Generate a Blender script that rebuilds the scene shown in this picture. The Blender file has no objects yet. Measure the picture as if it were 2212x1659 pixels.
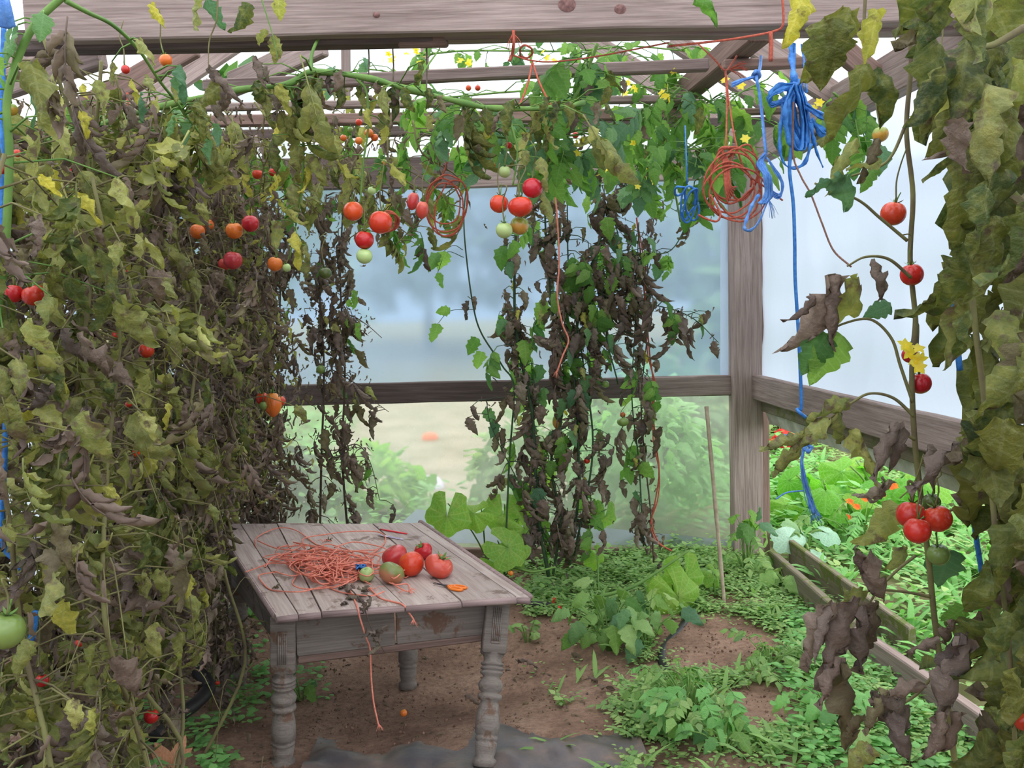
import bpy, math, random
import numpy as np
from mathutils import Vector, Matrix, noise

PI = math.pi
SC = bpy.context.scene
COL = SC.collection
random.seed(7)
RNG = np.random.default_rng(11)

# ------------------------------------------------------------------ camera
F = 1900.0
W_, H_ = 2212.0, 1659.0
EYE = Vector((0, 0, 1.75))


def cam_rot(yaw, pitch, roll):
    return Matrix.Rotation(-yaw, 3, 'Z') @ Matrix.Rotation(PI / 2 - pitch, 3, 'X') @ Matrix.Rotation(roll, 3, 'Z')


def proj_dir(R, d):
    c = R.transposed() @ d
    return W_ / 2 + F * c.x / -c.z, H_ / 2 - F * c.y / -c.z


yaw, pitch, roll = math.atan(106 / F), math.atan(160 / F), math.radians(-1.35)
for _ in range(8):
    u, v = proj_dir(cam_rot(yaw, pitch, roll), Vector((0, 1, 0)))
    yaw += (u - 1000) / F
    pitch += (v - 670) / F
R = cam_rot(yaw, pitch, roll)
cd = bpy.data.cameras.new('camera')
cd.sensor_width = 36.0
cd.lens = 36.0 * F / W_
cd.clip_end = 400
cd.clip_start = 0.05
cam = bpy.data.objects.new('camera', cd)
cam.matrix_world = Matrix.Translation(EYE) @ R.to_4x4()
COL.objects.link(cam)
SC.camera = cam

# ------------------------------------------------------------------ sky and exposure
w = bpy.data.worlds.new('overcast_sky')
SC.world = w
w.use_nodes = True
nt = w.node_tree
nt.nodes.clear()
o_ = nt.nodes.new('ShaderNodeOutputWorld')
b_ = nt.nodes.new('ShaderNodeBackground')
tc_ = nt.nodes.new('ShaderNodeTexCoord')
sx_ = nt.nodes.new('ShaderNodeSeparateXYZ')
rp_ = nt.nodes.new('ShaderNodeValToRGB')
rp_.color_ramp.elements[0].position = 0.0
rp_.color_ramp.elements[0].color = (0.80, 0.88, 1.0, 1)
rp_.color_ramp.elements[1].position = 0.9
rp_.color_ramp.elements[1].color = (1.0, 1.0, 1.0, 1)
nt.links.new(tc_.outputs['Generated'], sx_.inputs[0])
nt.links.new(sx_.outputs['Z'], rp_.inputs[0])
nt.links.new(rp_.outputs[0], b_.inputs['Color'])
b_.inputs['Strength'].default_value = 1.6
nt.links.new(b_.outputs[0], o_.inputs[0])
vs = SC.view_settings
vs.view_transform = 'Standard'
vs.look = 'None'
vs.gamma = 1.0
vs.use_curve_mapping = False
vs.exposure = 1.0
SC.cycles.max_bounces = 10
SC.cycles.diffuse_bounces = 5
SC.cycles.transmission_bounces = 8
SC.cycles.transparent_max_bounces = 12
SC.cycles.sample_clamp_indirect = 8.0

# ------------------------------------------------------------------ helpers


def ray(px, py):
    return R @ Vector(((px - W_ / 2) / F, -(py - H_ / 2) / F, -1.0))


def P(px, py, Y):
    """the world point that the photograph shows at (px, py), at depth Y along the house"""
    d = ray(px, py)
    return EYE + d * (Y / d.y)


def G(px, py, z=0.0):
    """the same on a horizontal plane at height z"""
    d = ray(px, py)
    return EYE + d * ((z - EYE.z) / d.z)


def lin(c):
    r = []
    for x in c[:3]:
        x /= 255.0
        r.append(x / 12.92 if x <= 0.04045 else ((x + 0.055) / 1.055) ** 2.4)
    return (*r, 1.0)


ORG = {}


def mesh_data(name, geo, mat):
    V, Fc, UV = geo
    V = np.asarray(V, dtype=np.float32)
    Fc = np.asarray(Fc, dtype=np.int32)
    me = bpy.data.meshes.new(name)
    nf = len(Fc)
    me.vertices.add(len(V))
    me.vertices.foreach_set('co', V.ravel())
    me.loops.add(nf * 4)
    me.loops.foreach_set('vertex_index', Fc.ravel())
    me.polygons.add(nf)
    me.polygons.foreach_set('loop_start', np.arange(0, nf * 4, 4, dtype=np.int32))
    if UV is not None:
        uvl = me.uv_layers.new(name='UVMap')
        uvl.data.foreach_set('uv', np.asarray(UV, dtype=np.float32)[Fc.ravel()].ravel())
    me.polygons.foreach_set('use_smooth', np.ones(nf, dtype=bool))
    me.update(calc_edges=True)
    if mat is not None:
        me.materials.append(mat)
    return me


def merge(geos):
    Vs, Fs, Us, n = [], [], [], 0
    for g in geos:
        Vs.append(g[0])
        Fs.append(np.asarray(g[1]) + n)
        Us.append(g[2] if g[2] is not None else np.full((len(g[0]), 2), 0.5))
        n += len(g[0])
    return np.concatenate(Vs), np.concatenate(Fs), np.concatenate(Us)


def xf(g, M):
    A = np.array(M)
    return g[0] @ A[:3, :3].T + A[:3, 3], g[1], g[2]


def tagp(o, label=None, cat=None, group=None, kind=None):
    if label:
        o['label'] = label
    if cat:
        o['category'] = cat
    if group:
        o['group'] = group
    if kind:
        o['kind'] = kind
    return o


def empty(name, loc, label=None, cat=None, group=None, kind=None):
    o = bpy.data.objects.new(name, None)
    o.empty_display_size = 0.1
    o.location = loc
    COL.objects.link(o)
    ORG[o.name] = Vector(loc)
    return tagp(o, label, cat, group, kind)


def obj(name, geo, mat, parent=None, frame=None, flat=False, **tags):
    """link geo (world coordinates) as ONE mesh object; frame = its own world matrix (no scale)"""
    if frame is None:
        frame = Matrix.Translation(ORG[parent.name]) if parent is not None else Matrix.Translation(Vector(np.asarray(geo[0]).mean(0)))
    inv = np.array(frame.inverted())
    V = np.asarray(geo[0]) @ inv[:3, :3].T + inv[:3, 3]
    me = mesh_data(name, (V, geo[1], geo[2]), mat)
    if flat:
        me.polygons.foreach_set('use_smooth', np.zeros(len(me.polygons), dtype=bool))
    o = bpy.data.objects.new(name, me)
    COL.objects.link(o)
    place(o, frame, parent)
    return tagp(o, tags.get('label'), tags.get('cat'), tags.get('group'), tags.get('kind'))


def place(o, M, parent=None):
    """parents always sit unrotated or carry ORG only for their location"""
    if parent is not None:
        o.parent = parent
        PM = FRAME.get(parent.name)
        if PM is None:
            PM = Matrix.Translation(ORG[parent.name])
        o.matrix_basis = PM.inverted() @ M
    else:
        o.matrix_basis = M
    ORG[o.name] = M.to_translation()
    FRAME[o.name] = M.copy()


FRAME = {}


def inst(name, me, M, parent):
    o = bpy.data.objects.new(name, me)
    o.parent = parent
    PM = FRAME.get(parent.name)
    o.matrix_basis = (PM.inverted() if PM is not None else Matrix.Translation(-ORG[parent.name])) @ M
    COL.objects.link(o)
    return o


def smooth(pts, n=6):
    """Catmull-Rom through the points"""
    p = [Vector(q) for q in pts]
    if len(p) < 3:
        return [p[0].lerp(p[-1], i / n) for i in range(n + 1)]
    p = [p[0] * 2 - p[1]] + p + [p[-1] * 2 - p[-2]]
    out = []
    for i in range(1, len(p) - 2):
        a, b, c, d = p[i - 1:i + 3]
        for k in range(n):
            t = k / n
            out.append(0.5 * ((2 * b) + (c - a) * t + (2 * a - 5 * b + 4 * c - d) * t * t + (3 * b - a - 3 * c + d) * t ** 3))
    out.append(p[-2])
    return out


def tube(pts, r0, r1=None, n=6):
    """a closed tube of quads along pts"""
    pts = [Vector(q) for q in pts]
    m = len(pts)
    if not isinstance(r0, (list, tuple)):
        r1 = r0 if r1 is None else r1
        rad = [r0 + (r1 - r0) * i / max(m - 1, 1) for i in range(m)]
    else:
        rad = list(r0)
    V = []
    t = (pts[1] - pts[0]).normalized()
    a = t.orthogonal().normalized()
    prev = t
    rings = []
    for i in range(m):
        t = (pts[min(i + 1, m - 1)] - pts[max(i - 1, 0)])
        t = t.normalized() if t.length > 1e-9 else prev
        a = (a - t * a.dot(t))
        a = a.normalized() if a.length > 1e-6 else t.orthogonal().normalized()
        b = t.cross(a)
        prev = t
        rings.append((pts[i], a.copy(), b, rad[i]))
    rings = [(rings[0][0], rings[0][1], rings[0][2], rad[0] * 0.05)] + rings + [(rings[-1][0], rings[-1][1], rings[-1][2], rad[-1] * 0.05)]
    for c, a, b, r in rings:
        for k in range(n):
            q = 2 * PI * k / n
            V.append(c + a * (r * math.cos(q)) + b * (r * math.sin(q)))
    Fc = []
    for i in range(len(rings) - 1):
        for k in range(n):
            k2 = (k + 1) % n
            Fc.append((i * n + k, i * n + k2, (i + 1) * n + k2, (i + 1) * n + k))
    V = np.array([tuple(v) for v in V])
    return V, np.array(Fc), np.full((len(V), 2), 0.5)


def ribbon(pts, width, thick, up=Vector((0, 0, 1)), tw=0.0):
    """a flat tape with a thickness"""
    pts = [Vector(q) for q in pts]
    m = len(pts)
    V, Fc = [], []
    for i in range(m):
        t = (pts[min(i + 1, m - 1)] - pts[max(i - 1, 0)]).normalized()
        s = t.cross(up)
        s = s.normalized() if s.length > 1e-4 else t.orthogonal().normalized()
        nrm = s.cross(t)
        if tw:
            q = Matrix.Rotation(tw * i / m, 3, t)
            s, nrm = q @ s, q @ nrm
        wv = width * (0.85 + 0.3 * math.sin(i * 1.3))
        for a, b in ((-1, -1), (1, -1), (1, 1), (-1, 1)):
            V.append(pts[i] + s * (a * wv / 2) + nrm * (b * thick / 2))
    for i in range(m - 1):
        for k in range(4):
            k2 = (k + 1) % 4
            Fc.append((i * 4 + k, i * 4 + k2, i * 4 + 4 + k2, i * 4 + 4 + k))
    Fc += [(3, 2, 1, 0), ((m - 1) * 4, (m - 1) * 4 + 1, (m - 1) * 4 + 2, (m - 1) * 4 + 3)]
    return np.array([tuple(v) for v in V]), np.array(Fc), None


def beam_local(L, bw, bh, ch=0.004, nseg=10, wob=0.0, seed=0):
    """a sawn board: length on x, width on y, height on z, chamfered edges, slightly uneven"""
    rn = random.Random(seed)
    ring = []
    a, b = bw / 2, bh / 2
    for (x, y) in ((a, b - ch), (a - ch, b), (-a + ch, b), (-a, b - ch), (-a, -b + ch), (-a + ch, -b), (a - ch, -b), (a, -b + ch)):
        ring.append((x, y))
    xs = [0.0, ch] + [L * i / nseg for i in range(1, nseg)] + [L - ch, L]
    V, Fc = [], []
    scl = [1 - ch / max(a, b)] + [1] * (len(xs) - 2) + [1 - ch / max(a, b)]
    xs = [0.0] + xs + [L]
    scl = [0.02] + scl + [0.02]
    for x, s in zip(xs, scl):
        oy, oz = (rn.uniform(-wob, wob), rn.uniform(-wob, wob)) if 0 < x < L else (0, 0)
        for (y, z) in ring:
            V.append((x, y * s + oy, z * s + oz))
    n = 8
    for i in range(len(xs) - 1):
        for k in range(n):
            k2 = (k + 1) % n
            Fc.append((i * n + k, i * n + k2, (i + 1) * n + k2, (i + 1) * n + k))
    return np.array(V, dtype=float), np.array(Fc), None


def frame_of(p0, p1, up=Vector((0, 0, 1))):
    x = (Vector(p1) - Vector(p0)).normalized()
    z = up - x * up.dot(x)
    z.normalize()
    y = z.cross(x)
    M = Matrix((x, y, z)).transposed().to_4x4()
    M.translation = p0
    return M


SEED = [0]


def board(name, p0, p1, bw, bh, mat, parent=None, up=Vector((0, 0, 1)), wob=0.002, **tags):
    SEED[0] += 1
    M = frame_of(p0, p1, up)
    L = (Vector(p1) - Vector(p0)).length
    g = xf(beam_local(L, bw, bh, min(0.006, bw / 5, bh / 5), max(4, int(L / 0.25)), wob, SEED[0]), M)
    return obj(name, g, mat, parent, frame=M, flat=True, **tags)


def lathe(profile, n=20, ribs=None):
    """profile [(r, z)] round the z axis"""
    V, Fc = [], []
    for (r, z) in profile:
        for k in range(n):
            q = 2 * PI * k / n
            V.append((r * math.cos(q), r * math.sin(q), z))
    for i in range(len(profile) - 1):
        for k in range(n):
            k2 = (k + 1) % n
            Fc.append((i * n + k, i * n + k2, (i + 1) * n + k2, (i + 1) * n + k))
    return np.array(V), np.array(Fc), None


def prism(poly, z0, z1, ch):
    """a four-cornered slab with a chamfered upper edge"""
    c = sum((Vector((p[0], p[1], 0)) for p in poly), Vector()) / 4
    V = []
    for z, s in ((z0, 1.0), (z1 - ch, 1.0), (z1, None)):
        for p in poly:
            q = Vector((p[0], p[1], 0))
            if s is None:
                d = (q - c)
                q = q - d.normalized() * ch * 1.3
            V.append((q.x, q.y, z))
    Fc = [(3, 2, 1, 0), (8, 9, 10, 11)]
    for i in (0, 4):
        for k in range(4):
            k2 = (k + 1) % 4
            Fc.append((i + k, i + k2, i + 4 + k2, i + 4 + k))
    return np.array(V), np.array(Fc), None


# ------------------------------------------------------------------ materials


class NT:
    def __init__(s, name):
        s.m = bpy.data.materials.new(name)
        s.m.use_nodes = True
        s.t = s.m.node_tree
        s.t.nodes.clear()
        s.out = s.t.nodes.new('ShaderNodeOutputMaterial')

    def n(s, typ, **kw):
        nd = s.t.nodes.new(typ)
        for k, v in kw.items():
            if k.startswith('i_'):
                key = k[2:]
                key = int(key) if key.isdigit() else key.replace('_', ' ')
                tgt = nd.inputs[key]
                if isinstance(v, bpy.types.NodeSocket):
                    s.t.links.new(v, tgt)
                else:
                    tgt.default_value = v
            else:
                setattr(nd, k, v)
        return nd

    def link(s, a, b):
        s.t.links.new(a, b)

    def ramp(s, fac, stops, interp='LINEAR'):
        r = s.t.nodes.new('ShaderNodeValToRGB')
        r.color_ramp.interpolation = interp
        e = r.color_ramp.elements
        while len(e) < len(stops):
            e.new(0.5)
        for el, (p, c) in zip(e, stops):
            el.position = p
            el.color = c if len(c) == 4 and max(c) <= 1.0 else lin(c)
        s.link(fac, r.inputs[0])
        return r.outputs[0]

    def mix(s, fac, a, b, blend='MIX'):
        m = s.t.nodes.new('ShaderNodeMix')
        m.data_type = 'RGBA'
        m.blend_type = blend
        for v, k in ((fac, 0), (a, 6), (b, 7)):
            if isinstance(v, bpy.types.NodeSocket):
                s.link(v, m.inputs[k])
            else:
                m.inputs[k].default_value = v
        return m.outputs[2]

    def math(s, op, a, b=0.0, c=None):
        m = s.t.nodes.new('ShaderNodeMath')
        m.operation = op
        for i, v in enumerate((a, b, c)):
            if v is None:
                continue
            if isinstance(v, bpy.types.NodeSocket):
                s.link(v, m.inputs[i])
            else:
                m.inputs[i].default_value = v
        return m.outputs[0]

    def noise(s, scale, detail=4, rough=0.55, vec=None, dist=0.0):
        nd = s.n('ShaderNodeTexNoise')
        nd.inputs['Scale'].default_value = scale
        nd.inputs['Detail'].default_value = detail
        nd.inputs['Roughness'].default_value = rough
        nd.inputs['Distortion'].default_value = dist
        if vec is not None:
            s.link(vec, nd.inputs['Vector'])
        return nd.outputs[0]

    def done(s, shader):
        s.link(shader, s.out.inputs['Surface'])
        return s.m

    def bump(s, h, strength=0.3, dist=0.01):
        b = s.n('ShaderNodeBump')
        b.inputs['Strength'].default_value = strength
        b.inputs['Distance'].default_value = dist
        s.link(h, b.inputs['Height'])
        return b.outputs[0]

    def pbr(s, col, rough=0.7, spec=0.3, normal=None):
        p = s.n('ShaderNodeBsdfPrincipled')
        if isinstance(col, bpy.types.NodeSocket):
            s.link(col, p.inputs['Base Color'])
        else:
            p.inputs['Base Color'].default_value = col
        if isinstance(rough, bpy.types.NodeSocket):
            s.link(rough, p.inputs['Roughness'])
        else:
            p.inputs['Roughness'].default_value = rough
        p.inputs['Specular IOR Level'].default_value = spec
        if normal is not None:
            s.link(normal, p.inputs['Normal'])
        return p.outputs[0]


def mk_wood(name, light, dark, patch=None, patch_amt=0.0, rough=0.85, grain=1.0):
    s = NT(name)
    tc = s.n('ShaderNodeTexCoord').outputs['Object']
    rnd = s.n('ShaderNodeObjectInfo').outputs['Random']
    off = s.n('ShaderNodeCombineXYZ')
    s.link(s.math('MULTIPLY', rnd, 37.0), off.inputs[0])
    s.link(s.math('MULTIPLY', rnd, 11.0), off.inputs[1])
    add = s.n('ShaderNodeVectorMath', operation='ADD')
    s.link(tc, add.inputs[0])
    s.link(off.outputs[0], add.inputs[1])
    mp = s.n('ShaderNodeMapping')
    mp.inputs['Scale'].default_value = (1.2, 26 * grain, 26 * grain)
    s.link(add.outputs[0], mp.inputs[0])
    g1 = s.noise(2.0, 6, 0.62, mp.outputs[0], 0.6)
    mp2 = s.n('ShaderNodeMapping')
    mp2.inputs['Scale'].default_value = (3.0, 120 * grain, 120 * grain)
    s.link(add.outputs[0], mp2.inputs[0])
    g2 = s.noise(1.6, 3, 0.6, mp2.outputs[0])
    big = s.noise(1.7, 3, 0.5, add.outputs[0])
    f = s.math('ADD', s.math('MULTIPLY', g1, 0.6), s.math('MULTIPLY', g2, 0.4))
    col = s.ramp(f, [(0.30, dark), (0.62, light)])
    col = s.mix(s.ramp(big, [(0.35, (0, 0, 0, 1)), (0.7, (0.35, 0.35, 0.35, 1))]), col, lin(dark))
    if patch:
        pn = s.noise(7.0, 6, 0.7, mp.outputs[0] if False else add.outputs[0], 0.4)
        col = s.mix(s.ramp(pn, [(0.60 - 0.2 * patch_amt, (0, 0, 0, 1)), (0.66 - 0.2 * patch_amt, (1, 1, 1, 1))]), col, lin(patch))
    tint = s.n('ShaderNodeHueSaturation')
    s.link(col, tint.inputs['Color'])
    s.link(s.math('MULTIPLY_ADD', rnd, 0.3, 0.85), tint.inputs['Value'])
    return s.done(s.pbr(tint.outputs[0], rough, 0.25, s.bump(f, 0.5, 0.004)))


def mk_leaf(name, stops, mottle=None, mott_amt=0.5, brown=None, brown_amt=0.3, trans=0.35, veins=0.25, rough=0.6, gain=1.35):
    """stops: colour ramp over a random number per leaf; mottle: second colour in blotches; brown: dead patches towards the edge"""
    s = NT(name)
    tc = s.n('ShaderNodeTexCoord')
    ob = tc.outputs['Object']
    oi = s.n('ShaderNodeObjectInfo').outputs['Random']
    isl = s.n('ShaderNodeNewGeometry').outputs['Random Per Island']
    r = s.math('FRACT', s.math('ADD', s.math('MULTIPLY', oi, 1.0), s.math('MULTIPLY', isl, 0.55)))
    col = s.ramp(r, stops)
    off = s.n('ShaderNodeVectorMath', operation='ADD')
    s.link(ob, off.inputs[0])
    cx = s.n('ShaderNodeCombineXYZ')
    s.link(s.math('MULTIPLY', oi, 53.0), cx.inputs[0])
    s.link(s.math('MULTIPLY', isl, 29.0), cx.inputs[1])
    s.link(cx.outputs[0], off.inputs[1])
    nz = s.noise(5.5, 5, 0.6, off.outputs[0])
    if mottle:
        col = s.mix(s.ramp(nz, [(0.42, (0, 0, 0, 1)), (0.68, (mott_amt, mott_amt, mott_amt, 1))]), col, lin(mottle))
    if brown:
        n2 = s.noise(3.2, 5, 0.65, off.outputs[0])
        thr = 0.72 - 0.25 * brown_amt
        col = s.mix(s.ramp(n2, [(thr - 0.05, (0, 0, 0, 1)), (thr + 0.05, (0.9, 0.9, 0.9, 1))]), col, lin(brown))
    uv = s.n('ShaderNodeSeparateXYZ', i_0=tc.outputs['UV'])
    ctr = s.math('ABSOLUTE', s.math('SUBTRACT', uv.outputs[0], 0.5))
    if veins:
        lat = s.math('SINE', s.math('MULTIPLY', s.math('SUBTRACT', uv.outputs[1], s.math('MULTIPLY', ctr, 0.45)), 44.0))
        lv = s.math('GREATER_THAN', lat, 0.86)
        mv = s.math('LESS_THAN', ctr, 0.035)
        vm = s.math('MULTIPLY', s.math('MAXIMUM', lv, mv), veins)
        hs = s.n('ShaderNodeHueSaturation')
        hs.inputs['Value'].default_value = 1.45
        hs.inputs['Saturation'].default_value = 0.8
        s.link(col, hs.inputs['Color'])
        col = s.mix(vm, col, hs.outputs[0])
    bp = s.bump(s.noise(14, 3, 0.6, off.outputs[0]), 0.35, 0.03)
    pb = s.pbr(col, rough, 0.3, bp)
    tr = s.n('ShaderNodeBsdfTranslucent')
    g = s.mix(1.0, col, (gain, gain * 1.05, gain * 0.7, 1), 'MULTIPLY')
    s.link(g, tr.inputs['Color'])
    mx = s.n('ShaderNodeMixShader')
    mx.inputs[0].default_value = trans
    s.link(pb, mx.inputs[1])
    s.link(tr.outputs[0], mx.inputs[2])
    return s.done(mx.outputs[0])


def mk_plain(name, c, c2=None, scale=8.0, rough=0.6, spec=0.3, bump=0.0, vary=0.0):
    s = NT(name)
    ob = s.n('ShaderNodeTexCoord').outputs['Object']
    nz = s.noise(scale, 5, 0.6, ob)
    col = s.ramp(nz, [(0.35, c), (0.65, c2 or c)])
    if vary:
        hs = s.n('ShaderNodeHueSaturation')
        s.link(col, hs.inputs['Color'])
        isl = s.n('ShaderNodeNewGeometry').outputs['Random Per Island']
        s.link(s.math('MULTIPLY_ADD', isl, vary * 2, 1 - vary), hs.inputs['Value'])
        col = hs.outputs[0]
    return s.done(s.pbr(col, rough, spec, s.bump(nz, bump, 0.01) if bump else None))


def mk_film(name, tint, haze_lo, haze_hi, rough=0.3, nscale=1.6, streak=(1, 1, 1), dull=0.12):
    """polythene sheet: scatters most of the light, the rest comes through blurred"""
    s = NT(name)
    ob = s.n('ShaderNodeTexCoord').outputs['Object']
    mp = s.n('ShaderNodeMapping')
    mp.inputs['Scale'].default_value = streak
    s.link(ob, mp.inputs[0])
    nz = s.noise(nscale, 5, 0.6, mp.outputs[0], 0.3)
    fine = s.noise(60.0, 2, 0.6, ob)
    hz = s.math('ADD', s.math('MULTIPLY', s.ramp(nz, [(0.3, (haze_lo,) * 3 + (1,)), (0.7, (haze_hi,) * 3 + (1,))]), 1.0), s.math('MULTIPLY', s.math('GREATER_THAN', fine, 0.69), 0.10))
    tr = s.n('ShaderNodeBsdfTranslucent')
    tr.inputs['Color'].default_value = lin(tint)
    df = s.n('ShaderNodeBsdfDiffuse')
    df.inputs['Color'].default_value = lin(tint)
    m1 = s.n('ShaderNodeMixShader')
    m1.inputs[0].default_value = dull
    s.link(tr.outputs[0], m1.inputs[1])
    s.link(df.outputs[0], m1.inputs[2])
    rf = s.n('ShaderNodeBsdfRefraction')
    rf.inputs['IOR'].default_value = 1.06
    rf.inputs['Roughness'].default_value = rough
    rf.inputs['Color'].default_value = (0.97, 0.98, 1.0, 1)
    m2 = s.n('ShaderNodeMixShader')
    s.link(hz, m2.inputs[0])
    s.link(rf.outputs[0], m2.inputs[1])
    s.link(m1.outputs[0], m2.inputs[2])
    return s.done(m2.outputs[0])


def mk_tomato(name, c_low, c_top, rough=0.22, top_at=0.75):
    s = NT(name)
    ob = s.n('ShaderNodeTexCoord').outputs['Object']
    z = s.n('ShaderNodeSeparateXYZ', i_0=ob).outputs[2]
    nz = s.noise(1.6, 3, 0.5, ob)
    f = s.math('ADD', z, s.math('MULTIPLY', s.math('SUBTRACT', nz, 0.5), 0.9))
    col = s.ramp(s.math('MULTIPLY_ADD', f, 0.5, 0.5), [(0.25, c_low), (top_at, c_low), (min(1.0, top_at + 0.22), c_top)])
    hs = s.n('ShaderNodeHueSaturation')
    s.link(col, hs.inputs['Color'])
    rnd = s.n('ShaderNodeObjectInfo').outputs['Random']
    s.link(s.math('MULTIPLY_ADD', rnd, 0.015, 0.4925), hs.inputs['Hue'])
    s.link(s.math('MULTIPLY_ADD', rnd, 0.25, 0.88), hs.inputs['Value'])
    p = s.n('ShaderNodeBsdfPrincipled')
    s.link(hs.outputs[0], p.inputs['Base Color'])
    p.inputs['Roughness'].default_value = rough
    p.inputs['Specular IOR Level'].default_value = 0.5
    p.inputs['Subsurface Weight'].default_value = 0.0
    return s.done(p.outputs[0])


M = {}
M['wood'] = mk_wood('weathered_timber', (170, 152, 143), (104, 87, 80))
M['wood_dark'] = mk_wood('dark_timber', (118, 104, 98), (70, 58, 54))  # same grain in darker grey-brown tones than the other timber
M['wood_brown'] = mk_wood('brown_timber', (150, 124, 112), (92, 72, 64))
M['wood_moss'] = mk_wood('mossy_board', (140, 130, 110), (88, 82, 62), (96, 104, 52), 0.4)
M['table_top'] = mk_wood('worn_table_planks', (196, 180, 170), (148, 128, 118), (130, 112, 100), 0.15, 0.75, 0.7)
M['table_edge'] = mk_wood('worn_table_edge', (172, 150, 144), (112, 92, 88))
M['table_base'] = mk_wood('flaking_grey_paint', (146, 136, 126), (100, 90, 82), (108, 84, 68), 0.22)
M['knot'] = mk_plain('timber_knot', (134, 98, 90), (92, 62, 58), 60)
M['twine_o'] = mk_plain('orange_twine', (240, 156, 132), (220, 126, 104), 120, 0.7, 0.2, 0.4)
M['twine_r'] = mk_plain('faded_red_twine', (198, 106, 84), (168, 80, 62), 120, 0.75, 0.2, 0.4)
M['twine_b'] = mk_plain('blue_twine', (62, 134, 204), (38, 98, 170), 60, 0.45, 0.4, 0.4)
M['twine_lb'] = mk_plain('pale_blue_twine', (104, 156, 220), (74, 124, 196), 60, 0.5, 0.4, 0.4)
M['twine_br'] = mk_plain('brown_string', (134, 96, 80), (104, 74, 62), 80, 0.8, 0.2, 0.3)
M['twine_g'] = mk_plain('grey_string', (120, 108, 92), (92, 80, 66), 60, 0.8)
M['stem'] = mk_plain('green_vine_stem', (112, 146, 70), (86, 122, 56), 9, 0.6, 0.3, 0.2)
M['stem_dry'] = mk_plain('drying_vine_stem', (128, 128, 78), (104, 92, 70), 9, 0.7, 0.2, 0.2)
M['stem_br'] = mk_plain('dead_vine_stem', (104, 88, 76), (78, 64, 54), 9, 0.8, 0.2, 0.3)
M['stem_dk'] = mk_plain('dark_green_stem', (64, 88, 56), (44, 64, 42), 9, 0.6, 0.3, 0.2)
M['leaf_green'] = mk_leaf('fresh_green_leaf', [(0.0, (84, 130, 58)), (0.4, (112, 156, 70)), (0.75, (138, 176, 82)), (1.0, (80, 122, 70))], None, 0, None, 0, 0.5)
M['leaf_blue'] = mk_leaf('bluish_green_leaf', [(0.0, (78, 116, 82)), (0.5, (98, 138, 98)), (1.0, (106, 146, 86))], None, 0, None, 0, 0.35)
M['leaf_olive'] = mk_leaf('yellowing_olive_leaf', [(0.0, (108, 118, 66)), (0.25, (146, 152, 84)), (0.5, (116, 122, 74)), (0.7, (180, 180, 108)), (0.85, (124, 132, 72)), (1.0, (134, 140, 84))], (176, 168, 90), 0.5, (110, 92, 76), 0.55, 0.32)
M['leaf_right'] = mk_leaf('large_mottled_leaf', [(0.0, (58, 74, 36)), (0.25, (82, 96, 46)), (0.45, (112, 114, 54)), (0.6, (72, 88, 44)), (0.8, (96, 100, 48)), (1.0, (54, 68, 40))], (138, 138, 66), 0.65, (82, 66, 54), 0.4, 0.3, 0.5)
M['leaf_yellow'] = mk_leaf('yellow_leaf', [(0.0, (186, 178, 82)), (0.5, (170, 170, 84)), (1.0, (204, 190, 70))], (120, 130, 60), 0.6, (110, 88, 64), 0.3, 0.35)
M['leaf_brown'] = mk_leaf('withered_brown_leaf', [(0.0, (116, 98, 84)), (0.35, (142, 124, 110)), (0.6, (98, 82, 74)), (0.8, (124, 116, 82)), (1.0, (156, 140, 128))], (92, 76, 66), 0.5, None, 0, 0.22, 0.12, 0.75)
M['leaf_dark'] = mk_leaf('dark_withered_leaf', [(0.0, (104, 90, 82)), (0.4, (134, 118, 106)), (0.7, (94, 82, 76)), (1.0, (142, 130, 110))], None, 0, None, 0, 0.2, 0.1, 0.75)
M['leaf_squash'] = mk_leaf('squash_leaf', [(0.0, (118, 168, 58)), (0.5, (142, 184, 72)), (1.0, (110, 156, 66))], (170, 176, 90), 0.4, None, 0, 0.45, 0.3)
M['leaf_rhubarb'] = mk_leaf('bright_garden_leaf', [(0.0, (86, 160, 36)), (0.5, (118, 178, 54)), (1.0, (150, 190, 74))], None, 0, None, 0, 0.5, 0.35, 0.5)
M['leaf_pale'] = mk_leaf('pale_waxy_leaf', [(0.0, (150, 190, 160)), (1.0, (170, 206, 180))], None, 0, None, 0, 0.3, 0.3, 0.35)
M['leaf_weed'] = mk_leaf('weed_leaf', [(0.0, (116, 152, 78)), (0.3, (146, 184, 104)), (0.55, (120, 158, 92)), (0.8, (172, 198, 122)), (1.0, (104, 140, 84))], None, 0, None, 0, 0.35, 0.1)
M['leaf_clover'] = mk_leaf('clover_leaf', [(0.0, (112, 168, 90)), (0.5, (138, 194, 112)), (1.0, (98, 146, 82))], None, 0, None, 0, 0.35, 0.1)
M['leaf_hedge'] = mk_leaf('hedge_leaf', [(0.0, (46, 84, 40)), (0.5, (72, 112, 52)), (1.0, (92, 128, 60))], None, 0, None, 0, 0.25, 0.0)
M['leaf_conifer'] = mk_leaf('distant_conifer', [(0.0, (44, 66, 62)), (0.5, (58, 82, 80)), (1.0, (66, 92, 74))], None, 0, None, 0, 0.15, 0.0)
M['leaf_autumn'] = mk_leaf('tan_fallen_leaf', [(0.0, (206, 150, 112)), (1.0, (190, 130, 92))], None, 0, None, 0, 0.2, 0.3)
M['flower_y'] = mk_leaf('yellow_petal', [(0.0, (240, 220, 60)), (1.0, (246, 230, 110))], None, 0, None, 0, 0.4, 0.0)
M['flower_o'] = mk_leaf('orange_petal', [(0.0, (244, 130, 30)), (1.0, (240, 96, 34))], None, 0, None, 0, 0.4, 0.0)
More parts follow.
